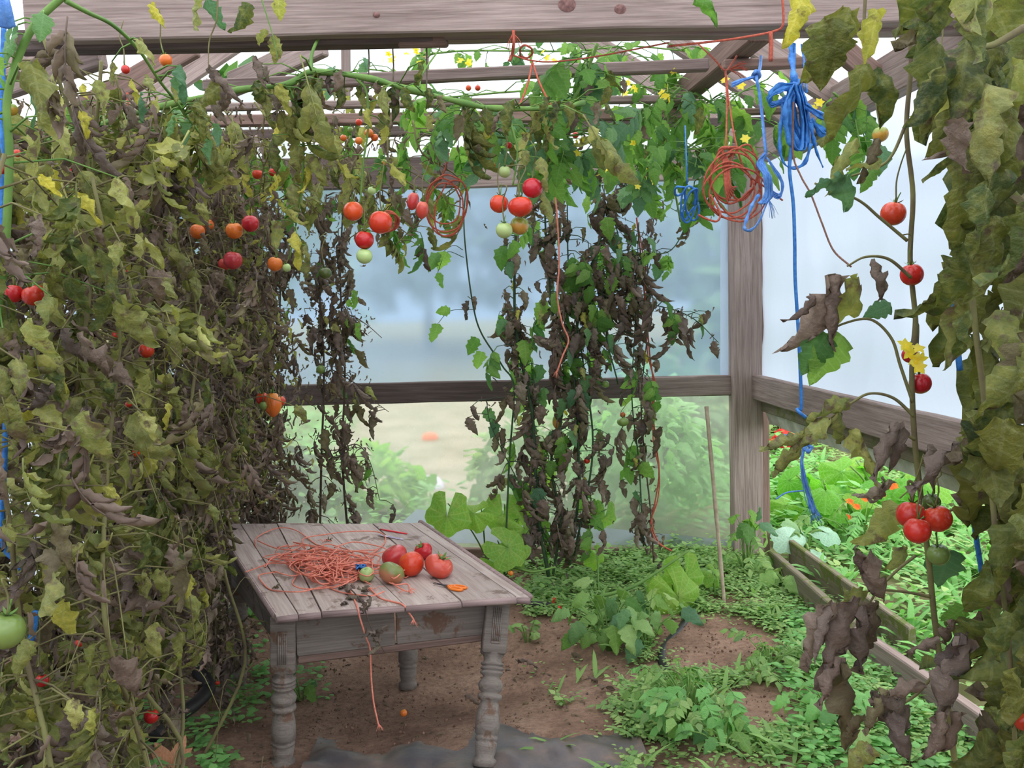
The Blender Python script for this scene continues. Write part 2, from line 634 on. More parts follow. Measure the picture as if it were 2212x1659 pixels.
M['flower_r'] = mk_leaf('red_petal', [(0.0, (206, 40, 44)), (1.0, (226, 76, 60))], None, 0, None, 0, 0.3, 0.0)
M['film_back'] = mk_film('back_polythene', (176, 198, 222), 0.40, 0.66, 0.34, 1.1)
M['film_low'] = mk_film('lower_back_polythene', (212, 217, 200), 0.25, 0.52, 0.26, 1.8)
M['film_side'] = mk_film('side_polythene', (188, 195, 210), 0.80, 0.94, 0.3, 1.2, (1, 1.6, 0.5))
M['film_roof'] = mk_film('roof_polythene', (246, 248, 255), 0.62, 0.78, 0.25, 1.0)
M['film_edge'] = mk_plain('dirty_polythene_hem', (206, 206, 196), (150, 148, 128), 6, 0.5, 0.4, 0.3)
M['tom_red'] = mk_tomato('ripe_red_skin', (196, 46, 36), (206, 72, 44))
M['tom_or'] = mk_tomato('orange_red_skin', (214, 74, 38), (226, 116, 52))
M['tom_orange'] = mk_tomato('orange_skin', (224, 116, 44), (232, 146, 60))
M['tom_pink'] = mk_tomato('pinkish_red_skin', (196, 66, 60), (214, 100, 84))
M['tom_green'] = mk_tomato('green_skin', (122, 146, 74), (98, 124, 58))
M['tom_pale'] = mk_tomato('pale_green_skin', (178, 200, 128), (160, 190, 112))
M['tom_dark'] = mk_tomato('dark_green_skin', (84, 100, 48), (70, 84, 40))
M['tom_turn'] = mk_tomato('turning_skin', (196, 148, 62), (142, 156, 60), 0.25, 0.5)
M['tom_brown'] = mk_tomato('half_ripe_skin', (172, 112, 82), (120, 128, 68), 0.3, 0.45)
M['black_pipe'] = mk_plain('black_irrigation_pipe', (52, 50, 50), (38, 36, 36), 12, 0.5, 0.4)
M['cane'] = mk_plain('bamboo_cane', (176, 160, 136), (148, 130, 108), 20, 0.6)
M['scissor_orange'] = mk_plain('orange_plastic', (240, 130, 36), (236, 120, 30), 10, 0.35, 0.5)
M['steel'] = mk_plain('dark_steel', (60, 58, 60), (74, 72, 74), 20, 0.35, 0.6)
M['red_plastic'] = mk_plain('red_plastic', (226, 62, 72), (220, 52, 64), 10, 0.4, 0.4)
M['white_plastic'] = mk_plain('white_plastic', (226, 220, 232), (208, 200, 220), 10, 0.4, 0.4)
M['purple_plastic'] = mk_plain('purple_print', (120, 92, 150), (120, 92, 150), 10, 0.4, 0.4)
M['pumpkin'] = mk_plain('orange_pumpkin', (232, 96, 40), (220, 84, 34), 6, 0.45, 0.4)
M['trunk'] = mk_plain('garden_bark', (92, 80, 66), (66, 56, 46), 6, 0.9, 0.2, 0.5)
M['path'] = mk_plain('pale_garden_path', (158, 146, 126), (132, 124, 102), 2, 0.9, 0.2)
M['straw'] = mk_plain('dry_straw', (150, 130, 90), (118, 98, 62), 9, 0.8, 0.2, 0, 0.3)


def mk_soil():
    s = NT('bare_brown_soil')
    ob = s.n('ShaderNodeTexCoord').outputs['Object']
    n1 = s.noise(2.2, 6, 0.6, ob)
    n2 = s.noise(38.0, 5, 0.7, ob)
    col = s.ramp(n1, [(0.35, (122, 96, 80)), (0.5, (152, 122, 102)), (0.66, (172, 142, 120))])
    col = s.mix(s.ramp(n2, [(0.35, (0.55, 0.55, 0.55, 1)), (0.6, (0, 0, 0, 1))]), col, lin((92, 68, 58)))
    v = s.n('ShaderNodeTexVoronoi')
    v.inputs['Scale'].default_value = 90
    s.link(ob, v.inputs['Vector'])
    col = s.mix(s.math('MULTIPLY', s.math('LESS_THAN', v.outputs[0], 0.10), 0.5), col, lin((206, 190, 176)))
    h = s.math('ADD', s.math('MULTIPLY', n2, 0.6), n1)
    return s.done(s.pbr(col, 0.95, 0.15, s.bump(h, 0.8, 0.03)))


M['soil'] = mk_soil()
M['soil_dark'] = mk_plain('dark_soil_crumb', (150, 120, 102), (104, 80, 68), 30, 0.95, 0.1, 0.5, 0.3)
M['garden_soil'] = mk_plain('garden_soil', (104, 112, 70), (122, 108, 84), 1.5, 0.95, 0.1, 0.4)

M['hill'] = mk_plain('hazy_wooded_hill', (84, 100, 120), (104, 122, 140), 0.25, 0.95, 0.1)  # haze of distance is put into this blue-grey base colour


def mk_sheet():
    s = NT('black_ground_sheet')
    ob = s.n('ShaderNodeTexCoord').outputs['Object']
    nz = s.noise(3.5, 6, 0.65, ob)
    col = s.ramp(nz, [(0.40, (84, 80, 82)), (0.54, (106, 94, 88)), (0.66, (140, 112, 96))])
    return s.done(s.pbr(col, 0.42, 0.5, s.bump(s.noise(9, 4, 0.6, ob), 0.3, 0.02)))


M['sheet'] = mk_sheet()

# ------------------------------------------------------------------ leaves


def leaf_geo(seed, nl=9, nw=3, width=0.30, droop=0.9, curl=0.9, twist=0.0, lobes=0.22, nlobe=5, wave=0.05, base=0.55):
    """one leaf blade, 1 long on +y, facing +z: lobed outline, bent down along its length, edges curled under"""
    r = np.random.default_rng(seed)
    v = np.linspace(0, 1, nl + 1)
    prof = (v + 0.02) ** base * (1 - v) ** 0.8
    prof = prof / prof.max() * width
    V, UV = [], []
    y = z = x0 = 0.0
    phL, phR, ph = r.uniform(0, 6.28, 3)
    kink = r.normal(0, 0.18, nl + 1)
    side = r.normal(0, 0.10)
    for i, t in enumerate(v):
        th = droop * t ** 1.1 + kink[i] * droop * 0.35
        if i:
            y += math.cos(th) / nl
            z -= math.sin(th) / nl
            x0 += side / nl * t
        N = np.array((0, math.sin(th), math.cos(th)))
        X = np.array((1.0, 0, 0))
        T = np.array((0, math.cos(th), -math.sin(th)))
        a = twist * t
        X, N = X * math.cos(a) + N * math.sin(a), N * math.cos(a) - X * math.sin(a)
        for j in range(-nw, nw + 1):
            s = j / nw
            wob = 1 + lobes * math.sin(nlobe * 6.28 * t + (phL if s < 0 else phR)) * (1 - t * 0.5)
            wd = max(prof[i] * wob, 0.003)
            c = curl * (0.7 + 0.5 * t)
            if abs(c) > 0.05:
                rr = wd / c
                lx, lz = rr * math.sin(c * s), -rr * (1 - math.cos(c * s))
            else:
                lx, lz = wd * s, 0.0
            lz += abs(s) * wd * 0.12 + wave * math.sin(9 * t + ph + 2.5 * s) * s * s + wave * 0.35 * math.sin(17 * t + 3 * ph + 4 * s)
            p = np.array((x0, y, z)) + X * lx + N * lz - T * (abs(s) * wd * 0.25)
            V.append(p)
            UV.append((0.5 + 0.5 * s * min(1, wd / width), t))
    n = 2 * nw + 1
    Fc = [(i * n + j, i * n + j + 1, (i + 1) * n + j + 1, (i + 1) * n + j) for i in range(nl) for j in range(2 * nw)]
    return np.array(V), np.array(Fc), np.array(UV)


def round_leaf(seed, n=22, rings=4, lob=0.10, k=5, cup=0.25, wave=0.05, notch=0.45):
    """a broad round leaf (squash, rhubarb): the stalk meets it at the notch, at the origin; 1 long"""
    r = np.random.default_rng(seed)
    V, UV, Fc = [], [], []
    ph = r.uniform(0, 6.28, 3)
    for a in range(n + 1):
        q = notch / 2 + (2 * PI - notch) * a / n
        for b in range(rings + 1):
            t = max(b / rings, 0.02)
            rad = 0.55 * (1 + lob * math.cos(k * (q - PI)) + 0.03 * math.sin(13 * q + ph[0]))
            px_, py_ = math.sin(q) * rad * t, 0.30 - math.cos(q) * rad * t * 1.05
            zz = -cup * (t ** 2) * 0.6 + wave * math.sin(5 * q + ph[1]) * t * t + 0.02 * math.sin(11 * q + 6 * t)
            V.append((px_ * (1 - 0), py_, zz))
            UV.append((0.5 + 0.5 * math.sin(q * 7) * 0.5 * t, t))
    m = rings + 1
    for a in range(n):
        for b in range(rings):
            Fc.append((a * m + b, a * m + b + 1, (a + 1) * m + b + 1, (a + 1) * m + b))
    return np.array(V), np.array(Fc), np.array(UV)


def place_m(p, d, nrm, size):
    d = Vector(d).normalized()
    nrm = Vector(nrm)
    z = nrm - d * nrm.dot(d)
    z = z.normalized() if z.length > 1e-4 else d.orthogonal().normalized()
    x = d.cross(z)
    Mx = Matrix((x * size, d * size, z * size)).transposed().to_4x4()
    Mx.translation = p
    return Mx


def compound(seed, n=3, droop=0.9, lkw=None, lsize=0.42, rach=0.012, rdroop=0.8):
    """a tomato leaf: a drooping rachis with pairs of leaflets and one at the tip, about 1 long"""
    r = random.Random(seed)
    pts, th, p = [], 0.0, Vector((0, 0, 0))
    N = 8
    for i in range(N + 1):
        pts.append(p.copy())
        th = rdroop * (i / N) ** 1.2
        p = p + Vector((r.uniform(-0.01, 0.01), math.cos(th), -math.sin(th))) * (0.72 / N)
    gs = [tube(pts, rach, rach * 0.5, 4)]
    k = 0
    lkw = dict(lkw or {})
    for q in range(n):
        t = 0.30 + 0.62 * q / max(n - 1, 1) * 0.85
        i = int(t * N)
        for sgn in (-1, 1):
            if r.random() < 0.08:
                continue
            T = (pts[min(i + 1, N)] - pts[i]).normalized()
            d = (T * 0.55 + Vector((sgn * 1.0, 0, -0.25 * droop)) + Vector((0, 0, r.uniform(-0.3, 0.15)))).normalized()
            if droop > 1.1:
                d = (T * 1.0 + Vector((sgn * r.uniform(.35, .75), 0, r.uniform(-.35, .2)))).normalized()
            sz = lsize * r.uniform(0.7, 1.05) * (0.8 + 0.3 * math.sin(PI * t))
            g = leaf_geo(seed * 31 + k, **lkw)
            k += 1
            gs.append(xf(g, place_m(pts[i], d, Vector((r.uniform(-.4, .4), r.uniform(-.3, .3), 1)), sz)))
    g = leaf_geo(seed * 31 + 29, **lkw)
    gs.append(xf(g, place_m(pts[-1], (pts[-1] - pts[-2]), Vector((r.uniform(-.3, .3), 0, 1)), lsize * 1.15)))
    return merge(gs)


FRESH = dict(nl=7, nw=2, width=0.30, droop=0.7, curl=0.7, lobes=0.25, nlobe=3, wave=0.04)
DROOP = dict(nl=8, nw=2, width=0.27, droop=1.3, curl=1.5, twist=0.5, lobes=0.25, nlobe=3, wave=0.06)
WITHER = dict(nl=7, nw=2, width=0.26, droop=1.0, curl=2.0, twist=1.4, lobes=0.3, nlobe=3, wave=0.08)
GEO = {
    'fresh_c': [compound(100 + i, 3, 0.7, FRESH, 0.44) for i in range(4)],
    'droop_c': [compound(200 + i, 3, 1.4, DROOP, 0.44, rdroop=0.7) for i in range(5)],
    'wither_c': [compound(300 + i, 3, 1.6, WITHER, 0.40, rdroop=0.8) for i in range(5)],
    'fresh': [leaf_geo(400 + i, 12, 4, 0.32, 0.7 + 0.1 * i, 0.6, 0.2 * i, 0.24, 4, 0.05) for i in range(4)],
    'droop': [leaf_geo(500 + i, 14, 4, 0.24 + 0.025 * (i % 3), 0.7 + 0.3 * (i % 4), 1.1 + 0.35 * (i % 3), 0.45 * (i - 4), 0.24, 4 + i % 2, 0.09) for i in range(9)],
    'wither': [leaf_geo(600 + i, 14, 3, 0.26 + 0.04 * (i % 2), 0.6 + 0.25 * i, 1.6 + 0.5 * (i % 3), 1.8 - 0.6 * i, 0.35, 5, 0.10) for i in range(6)],
    'rolled': [leaf_geo(650 + i, 14, 3, 0.20 + 0.02 * (i % 3), 0.5 + 0.22 * i, 2.0 + 0.4 * (i % 3), 1.6 - 0.6 * i, 0.40, 4, 0.10) for i in range(6)],
    'squash': [round_leaf(700 + i, cup=0.25 + 0.15 * i, lob=0.09 + 0.02 * i) for i in range(4)],
    'tiny': [leaf_geo(800 + i, 3, 1, 0.34, 0.5, 0.4, 0, 0.0, 2, 0.02) for i in range(3)],
    'tinycurl': [leaf_geo(850 + i, 5, 1, 0.20 + .03 * i, 0.6 + 0.4 * i, 2.4, 1.6 - i, 0.2, 2, 0.08) for i in range(4)],
    'grassy': [leaf_geo(880 + i, 4, 1, 0.07, 0.8, 0.4, 0.3, 0.0, 2, 0.0) for i in range(3)],
    'feather': [compound(900 + i, 4, 0.4, dict(nl=3, nw=1, width=0.26, droop=0.3, curl=0.3, lobes=0.4, nlobe=1, wave=0.02), 0.34, rdroop=0.5) for i in range(3)],
}
MESH = {}


def leaf_mesh(kind, i, mat):
    key = (kind, i, mat)
    if key not in MESH:
        MESH[key] = mesh_data('leaf_' + kind, GEO[kind][i], M[mat])
    return MESH[key]


def add_leaf(parent, kind, mat, p, d, nrm, size, name='leaf', i=None):
    i = random.randrange(len(GEO[kind])) if i is None else i
    return inst(name, leaf_mesh(kind, i, mat), place_m(p, d, nrm, size), parent)


def rv(a=1.0):
    return Vector((random.gauss(0, a), random.gauss(0, a), random.gauss(0, a)))


def scatter(kind, P_, D_, N_, S_):
    """many copies of the kind's shapes as one geometry (numpy), for pieces too small to pick apart"""
    P_, D_, N_, S_ = (np.asarray(a, float) for a in (P_, D_, N_, S_))
    D_ = D_ / np.linalg.norm(D_, axis=1, keepdims=True)
    Z = N_ - D_ * (N_ * D_).sum(1, keepdims=True)
    Z = Z / (np.linalg.norm(Z, axis=1, keepdims=True) + 1e-9)
    X = np.cross(D_, Z)
    out = []
    k = len(GEO[kind])
    for v in range(k):
        idx = np.arange(v, len(P_), k)
        if not len(idx):
            continue
        g = GEO[kind][v]
        rot = np.stack([X[idx], D_[idx], Z[idx]], axis=2) * S_[idx][:, None, None]
        VV = np.einsum('nij,vj->nvi', rot, g[0]) + P_[idx][:, None, :]
        nv = len(g[0])
        FF = g[1][None] + (np.arange(len(idx)) * nv)[:, None, None]
        out.append((VV.reshape(-1, 3), FF.reshape(-1, 4), np.tile(g[2], (len(idx), 1))))
    return merge(out)


# ------------------------------------------------------------------ ground


def sstep(a, b, x):
    t = min(1, max(0, (x - a) / (b - a)))
    return t * t * (3 - 2 * t)


def hz(x, y):
    """height of the soil inside the house"""
    h = 0.030 * noise.noise(Vector((x * 1.6, y * 1.6, 0))) + 0.012 * noise.noise(Vector((x * 6, y * 6, 3)))
    d = math.hypot((x + 0.55) / 0.9, (y - 4.35) / 0.7)
    h -= 0.10 * (1 - sstep(0.5, 1.5, d))
    h += 0.05 * sstep(0.55, 1.0, x) * sstep(2.6, 3.2, y) * (1 - sstep(1.6, 2.0, x))
    return h


def hz_out(x, y):
    return -0.03 + 0.05 * noise.noise(Vector((x * 0.7, y * 0.7, 9))) + 0.035 * max(0, y - 8) + 0.02 * max(0, x - 3)


def grid(x0, x1, y0, y1, nx, ny, zf):
    V = [(x0 + (x1 - x0) * i / nx, y0 + (y1 - y0) * j / ny, 0) for j in range(ny + 1) for i in range(nx + 1)]
    V = [(x, y, zf(x, y)) for x, y, _ in V]
    Fc = [(j * (nx + 1) + i, j * (nx + 1) + i + 1, (j + 1) * (nx + 1) + i + 1, (j + 1) * (nx + 1) + i) for j in range(ny) for i in range(nx)]
    return np.array(V), np.array(Fc), None


XL, XR, YB = -2.5, 2.08, 5.92
ID4 = Matrix.Identity(4)
obj('floor', grid(XL, XR, -3.2, YB, 100, 180, hz), M['soil'], frame=ID4, kind='structure', label='bare brown soil floor of the greenhouse')


def out_ground(x, y):
    inside = XL - 0.05 < x < XR + 0.05 and -3.3 < y < YB + 0.05
    return -0.25 if inside else hz_out(x, y)


obj('ground', grid(-22, 22, -6, 46, 110, 130, out_ground), M['garden_soil'], frame=ID4, kind='structure', label='garden soil outside the greenhouse')
obj('hill', grid(-60, 60, 43, 110, 60, 24, lambda x, y: 1.15 + 15.5 * sstep(46, 75, y) * (0.85 + 0.25 * noise.noise(Vector((x * 0.05, y * 0.03, 0)))) + 1.6 * sstep(48, 56, y) * noise.noise(Vector((x * 0.35, y * 0.35, 2)))), M['hill'], frame=ID4, kind='structure', label='hazy blue-grey wooded hill beyond the garden')
obj('path', grid(-1.7, 1.2, 7.6, 17, 12, 24, lambda x, y: hz_out(x, y) + 0.05 + 0.02 * noise.noise(Vector((x, y, 1)))), M['path'], frame=ID4, kind='structure', label='pale garden path behind the greenhouse')

# ------------------------------------------------------------------ the timber house


def film(name, fn, nu, nv, mat, parent, amp=0.012, sc=2.0, seed=0):
    """a sheet through fn(u, v) with slack in it; fn returns the point and the normal"""
    V = []
    for j in range(nv + 1):
        for i in range(nu + 1):
            u, v_ = i / nu, j / nv
            p, nr = fn(u, v_)
            k = noise.noise(Vector((u * sc * 2, v_ * sc * 3, seed))) + 0.5 * noise.noise(Vector((u * sc * 7, v_ * sc * 2, seed + 5)))
            V.append(tuple(p + nr * amp * k))
    Fc = [(j * (nu + 1) + i, j * (nu + 1) + i + 1, (j + 1) * (nu + 1) + i + 1, (j + 1) * (nu + 1) + i) for j in range(nv) for i in range(nu)]
    return obj(name, (np.array(V), np.array(Fc), None), M[mat], parent)


def quadfn(a, b, c, d):
    a, b, c, d = (Vector(q) for q in (a, b, c, d))
    n_ = (b - a).cross(d - a).normalized()
    return lambda u, v_: (a.lerp(b, u).lerp(d.lerp(c, u), v_), n_)


# back wall
wb = empty('wall_back', (0, YB, 0), 'timber-framed back wall with polythene panels', None, None, 'structure')
Yp = 5.86
p_top, p_bot = P(1606, 318, Yp), P(1614, 1235, Yp)
board('corner_post', p_bot + Vector((0, 0, -0.1)), p_top + Vector((0, 0, 0.02)), 0.10, 0.205, M['wood'], wb, up=Vector((1, 0, 0)))
board('corner_post', P(1652, 1240, Yp + 0.05), P(1644, 330, Yp + 0.05), 0.10, 0.05, M['wood_brown'], wb, up=Vector((1, 0, 0)))
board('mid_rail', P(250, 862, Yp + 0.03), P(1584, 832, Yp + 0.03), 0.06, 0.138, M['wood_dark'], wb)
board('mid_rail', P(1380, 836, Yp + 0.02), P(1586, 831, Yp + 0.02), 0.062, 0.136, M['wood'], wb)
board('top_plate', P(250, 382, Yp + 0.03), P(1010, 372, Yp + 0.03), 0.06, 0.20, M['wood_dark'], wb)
board('top_plate', P(1000, 372, Yp + 0.03), P(1660, 349, Yp + 0.03), 0.06, 0.21, M['wood'], wb)
board('sill_board', P(250, 1215, Yp), P(1580, 1212, Yp), 0.05, 0.19, M['wood_brown'], wb)
board('post', P(262, 1240, Yp), P(262, 330, Yp), 0.09, 0.12, M['wood_dark'], wb, up=Vector((1, 0, 0)))
film('film_panel', quadfn(P(255, 868, Yp + 0.09), P(1596, 840, Yp + 0.09), P(1596, 360, Yp + 0.09), P(255, 395, Yp + 0.09)), 50, 24, 'film_back', wb, 0.012, 2.5, 1)
film('film_panel', quadfn(P(255, 1205, Yp + 0.09), P(1596, 1190, Yp + 0.09), P(1596, 842, Yp + 0.09), P(255, 866, Yp + 0.09)), 50, 16, 'film_low', wb, 0.014, 3, 7)
film('film_panel', quadfn(P(255, 392, Yp + 0.10), P(1640, 352, Yp + 0.10), P(985, -160, Yp + 0.10), P(930, -160, Yp + 0.10)), 20, 12, 'film_roof', wb, 0.01, 2, 3)
# loose folds of the sheet along the sill and beside the post
film('film_fold', quadfn(P(820, 1172, Yp - 0.04), P(1590, 1180, Yp - 0.04), P(1590, 1168, Yp - 0.02), P(900, 1100, Yp - 0.02)), 30, 3, 'film_side', wb, 0.02, 5, 2)
film('film_fold', quadfn(P(1556, 838, Yp + 0.02), P(1574, 838, Yp + 0.02), P(1572, 380, Yp + 0.02), P(1556, 500, Yp + 0.02)), 2, 14, 'film_side', wb, 0.004, 4, 4)

# right wall
wr = empty('wall_right', (XR, 3, 0), 'timber-framed right wall with white polythene rolled to the rail', None, None, 'structure')
r0, r1 = P(1634, 836, 5.80), P(2212, 1016, 0)
XW = r0.x


def onwall(px, py, X=XW):
    d = ray(px, py)
    return EYE + d * (X / d.x)


rl1 = onwall(1985, 932)
dirr = Vector((0, -1, 0))
zr = 0.5 * (r0.z + rl1.z)
board('mid_rail', Vector((XW, 5.84, r0.z)), Vector((XW + 0.03, -3.2, rl1.z - 0.01)), 0.05, 0.165, M['wood'], wr)
board('hem_rail', Vector((XW + 0.05, 5.84, r0.z - 0.13)), Vector((XW + 0.08, -3.2, rl1.z - 0.15)), 0.03, 0.07, M['wood_moss'], wr)
tp0, tp1 = onwall(1646, 318), onwall(1850, 228)
board('wall_plate', Vector((XW, 5.9, tp0.z)), Vector((XW + 0.02, -3.2, tp0.z + 0.0)), 0.09, 0.19, M['wood'], wr)
ZP = tp0.z
film('film_panel', quadfn((XW + 0.06, 5.95, r0.z), (XW + 0.06, -3.2, r0.z), (XW + 0.06, -3.2, ZP + 0.05), (XW + 0.06, 5.95, ZP + 0.05)), 40, 20, 'film_side', wr, 0.02, 2.2, 11)
film('film_hem', quadfn((XW + 0.03, 5.82, r0.z - 0.06), (XW + 0.05, 1.4, r0.z - 0.06), (XW + 0.10, 1.4, r0.z - 0.24), (XW + 0.10, 5.82, r0.z - 0.26)), 40, 3, 'film_edge', wr, 0.02, 9, 12)
for yy in (2.55, 0.8, -1.0, -3.1):
    board('wall_post', Vector((XW + 0.02, yy, -0.05)), Vector((XW + 0.02, yy, ZP)), 0.09, 0.10, M['wood'], wr, up=Vector((1, 0, 0)))
s0, s1 = G(1662, 1205, 0.16), G(2212, 1600, 0.14)
board('sill_board', G(1668, 1222, 0.09), G(1845, 1385, 0.09), 0.045, 0.20, M['wood_moss'], wr)
board('sill_board', G(1838, 1378, 0.08), G(2230, 1660, 0.08), 0.05, 0.16, M['wood'], wr)
board('sill_board', G(1700, 1196, 0.07) + Vector((0.05, 0.05, 0)), G(1960, 1400, 0.07) + Vector((0.05, 0.05, 0)), 0.04, 0.16, M['wood_moss'], wr)

# left wall
wl = empty('wall_left', (XL, 3, 0), 'timber-framed left wall behind the tomato row', None, None, 'structure')
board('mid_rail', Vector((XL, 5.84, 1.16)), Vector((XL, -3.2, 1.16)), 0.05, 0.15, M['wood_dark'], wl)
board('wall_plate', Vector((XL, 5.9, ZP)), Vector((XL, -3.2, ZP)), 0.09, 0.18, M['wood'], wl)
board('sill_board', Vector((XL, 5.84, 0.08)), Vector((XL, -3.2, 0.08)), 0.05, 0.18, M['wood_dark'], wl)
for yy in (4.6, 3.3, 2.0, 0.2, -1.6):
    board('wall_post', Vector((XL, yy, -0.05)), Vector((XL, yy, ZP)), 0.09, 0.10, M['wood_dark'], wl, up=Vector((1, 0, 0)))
film('film_panel', quadfn((XL - 0.06, -3.2, 0.1), (XL - 0.06, 5.95, 0.1), (XL - 0.06, 5.95, ZP + 0.05), (XL - 0.06, -3.2, ZP + 0.05)), 40, 24, 'film_side', wl, 0.02, 2.2, 21)

# the end wall behind the photographer
wf = empty('wall_front', (0, -3.2, 0), 'front end wall of the greenhouse', None, None, 'structure')
for xx in (XL, -0.6, 0.5, XW):
    board('wall_post', Vector((xx, -3.2, -0.05)), Vector((xx, -3.2, ZP + 0.1)), 0.09, 0.10, M['wood'], wf, up=Vector((1, 0, 0)))
board('mid_rail', Vector((XL, -3.2, 1.16)), Vector((XW, -3.2, 1.16)), 0.05, 0.14, M['wood'], wf)
board('top_plate', Vector((XL, -3.2, ZP)), Vector((XW, -3.2, ZP)), 0.06, 0.18, M['wood'], wf)
film('film_panel', quadfn((XL, -3.27, 0.05), (XW, -3.27, 0.05), (XW, -3.27, ZP), (XL, -3.27, ZP)), 30, 16, 'film_side', wf, 0.015, 2, 41)
film('film_panel', quadfn((XL, -3.27, ZP), (XW, -3.27, ZP), ((XL + XW) / 2 + .05, -3.27, ZP + 1.42), ((XL + XW) / 2 - .05, -3.27, ZP + 1.42)), 20, 8, 'film_roof', wf, 0.01, 2, 42)

# roof
ce = empty('ceiling', (0, 4, ZP), 'open timber roof with polythene sheet over rafters', None, None, 'structure')
XM, SL = (XL + XW) / 2, 0.62
ZR = ZP + (XW - XM) * SL


def roofz(x):
    return ZP + 0.12 + (XW - x if x > XM else x - XL) * SL


for yy in (5.86, 4.55, 2.2, -0.4, -3.0):
    for xe in (XL, XW):
        board('rafter', Vector((xe, yy, roofz(xe) - 0.07)), Vector((XM, yy, roofz(XM) - 0.07)), 0.05, 0.13, M['wood'], ce)
board('ridge_board', Vector((XM, 5.95, roofz(XM) - 0.05)), Vector((XM, -3.2, roofz(XM) - 0.05)), 0.04, 0.16, M['wood'], ce)
for xe in (XL - 0.1, XW + 0.1):
    film('film_panel', quadfn((xe, -3.2, roofz(xe)), (xe, 6.0, roofz(xe)), (XM, 6.0, roofz(XM) + 0.03), (XM, -3.2, roofz(XM) + 0.03)), 30, 12, 'film_roof', ce, 0.02, 2, 31)
# laths and ties under the roof, each from one end to the other
YT = 3.2
tie = board('tie_beam', P(60, 42, YT), P(2260, -2, YT), 0.06, 0.16, M['wood'], ce)
board('tie_beam', P(40, 94, YT + 0.10), P(968, 76, YT + 0.10), 0.07, 0.075, M['wood_dark'], ce)
board('tie_beam', P(958, 72, YT + 0.09), P(2240, 52, YT + 0.09), 0.07, 0.062, M['wood'], ce)
board('splice_block', P(860, 88, YT + 0.08), P(966, 86, YT + 0.08), 0.03, 0.05, M['wood_brown'], ce)
for (kx, ky, kr) in ((1225, 10, 15), (1340, 20, 11), (813, 32, 6)):
    c = P(kx, ky, YT - 0.031)
    k_ = kr / F * YT
    g = lathe([(0.0004, 0.004), (k_ * 0.6, 0.0035), (k_, 0.0)], 14)
    g = (g[0] * np.array((1.25, 1.0, 1.0)), g[1], None)
    obj('knot', xf(g, Matrix.Translation(c) @ Matrix.Rotation(PI / 2, 4, 'X')), M['knot'], tie)
LATHS = [
    ((440, 186), (1530, 140), 3.62, 0.045, 0.047, 'wood'), ((1560, 142), (1808, 132), 3.62, 0.045, 0.040, 'wood_brown'),
    ((420, 232), (1470, 214), 4.25, 0.04, 0.034, 'wood'), ((400, 264), (1480, 246), 4.6, 0.05, 0.055, 'wood_brown'),
    ((380, 296), (1720, 262), 5.1, 0.05, 0.055, 'wood_dark'), ((1560, 244), (1730, 238), 4.3, 0.04, 0.03, 'wood_brown'),
    ((60, 318), (560, 306), 5.0, 0.05, 0.06, 'wood'),
]
for (a, b, Y_, bw, bh, mt) in LATHS:
    board('lath', P(*a, Y_), P(*b, Y_), bw, bh, M[mt], ce)
BRACES = [
    ((1405, 262), 5.2, (1640, 62), 3.4, 0.09, 0.10, 'wood_brown'), ((1450, 84), 5.0, (1706, 256), 5.0, 0.05, 0.10, 'wood'),
    ((1775, 70), 4.0, (1905, 178), 4.0, 0.05, 0.10, 'wood_brown'), ((1538, 268), 5.7, (1660, 320), 5.7, 0.05, 0.10, 'wood'),
    ((500, 184), 5.0, (700, 92), 4.6, 0.05, 0.13, 'wood'), ((70, 300), 5.0, (420, 98), 4.8, 0.05, 0.12, 'wood_brown'),
    ((-40, 200), 3.6, (220, 116), 3.4, 0.05, 0.10, 'wood'), ((0, 262), 4.6, (130, 318), 5.6, 0.05, 0.08, 'wood_dark'),
    ((748, 230), 5.5, (746, 92), 5.5, 0.05, 0.07, 'wood'), ((918, 150), 5.5, (917, 84), 5.5, 0.05, 0.09, 'wood'),
    ((1846, 245), 4.3, (1700, 330), 5.4, 0.05, 0.10, 'wood_moss'),
]
for (a, ya, b, yb_, bw, bh, mt) in BRACES:
    board('brace', P(*a, ya), P(*b, yb_), bw, bh, M[mt], ce, up=Vector((0, -1, 0.05)) if abs(a[0] - b[0]) < 5 else Vector((0, 0, 1)))

# ------------------------------------------------------------------ the old table
T = 0.63
CT = G(820, 1230, 0)
table = empty('table', (CT.x, CT.y, hz(CT.x, CT.y)), 'old worn wooden table with turned legs standing on bare soil', 'table')
BK = [(462, 1131), (519, 1130), (598, 1130), (692, 1130), (804, 1130), (883, 1129), (908, 1128)]
FR = [(596, 1331), (644, 1325), (694, 1320), (874, 1307), (996, 1297), (1115, 1289), (1145, 1290)]
for i in range(6):
    a, b, c, d = G(*FR[i], T), G(*FR[i + 1], T), G(*BK[i + 1], T), G(*BK[i], T)
    ux = (b - a).normalized() * 0.0022
    dz = random.uniform(-0.0025, 0.0025)
    fr = frame_of((a + b) / 2, (c + d) / 2)
    g = prism([a + ux, b - ux, c - ux, d + ux], T - 0.026 + dz, T + dz, 0.005)
    obj('plank', g, M['table_top'], table, frame=fr, flat=True)
    # rounded nosing along the front end of the board
    dn = (a - d).normalized() * 0.006
    q0, q1 = a + ux + dn, b - ux + dn
    obj('nosing', tube([Vector((q0.x, q0.y, T - 0.013 + dz)), Vector((q1.x, q1.y, T - 0.013 + dz))], 0.013, n=10), M['table_edge'], table, frame=frame_of(q0, q1))
obj('edge_strip', tube([G(*FR[0], T - 0.014), G(*BK[0], T - 0.014)], 0.014, n=8), M['table_edge'], table)
obj('edge_strip', tube([G(*FR[6], T - 0.014), G(*BK[6], T - 0.014)], 0.014, n=8), M['table_edge'], table)

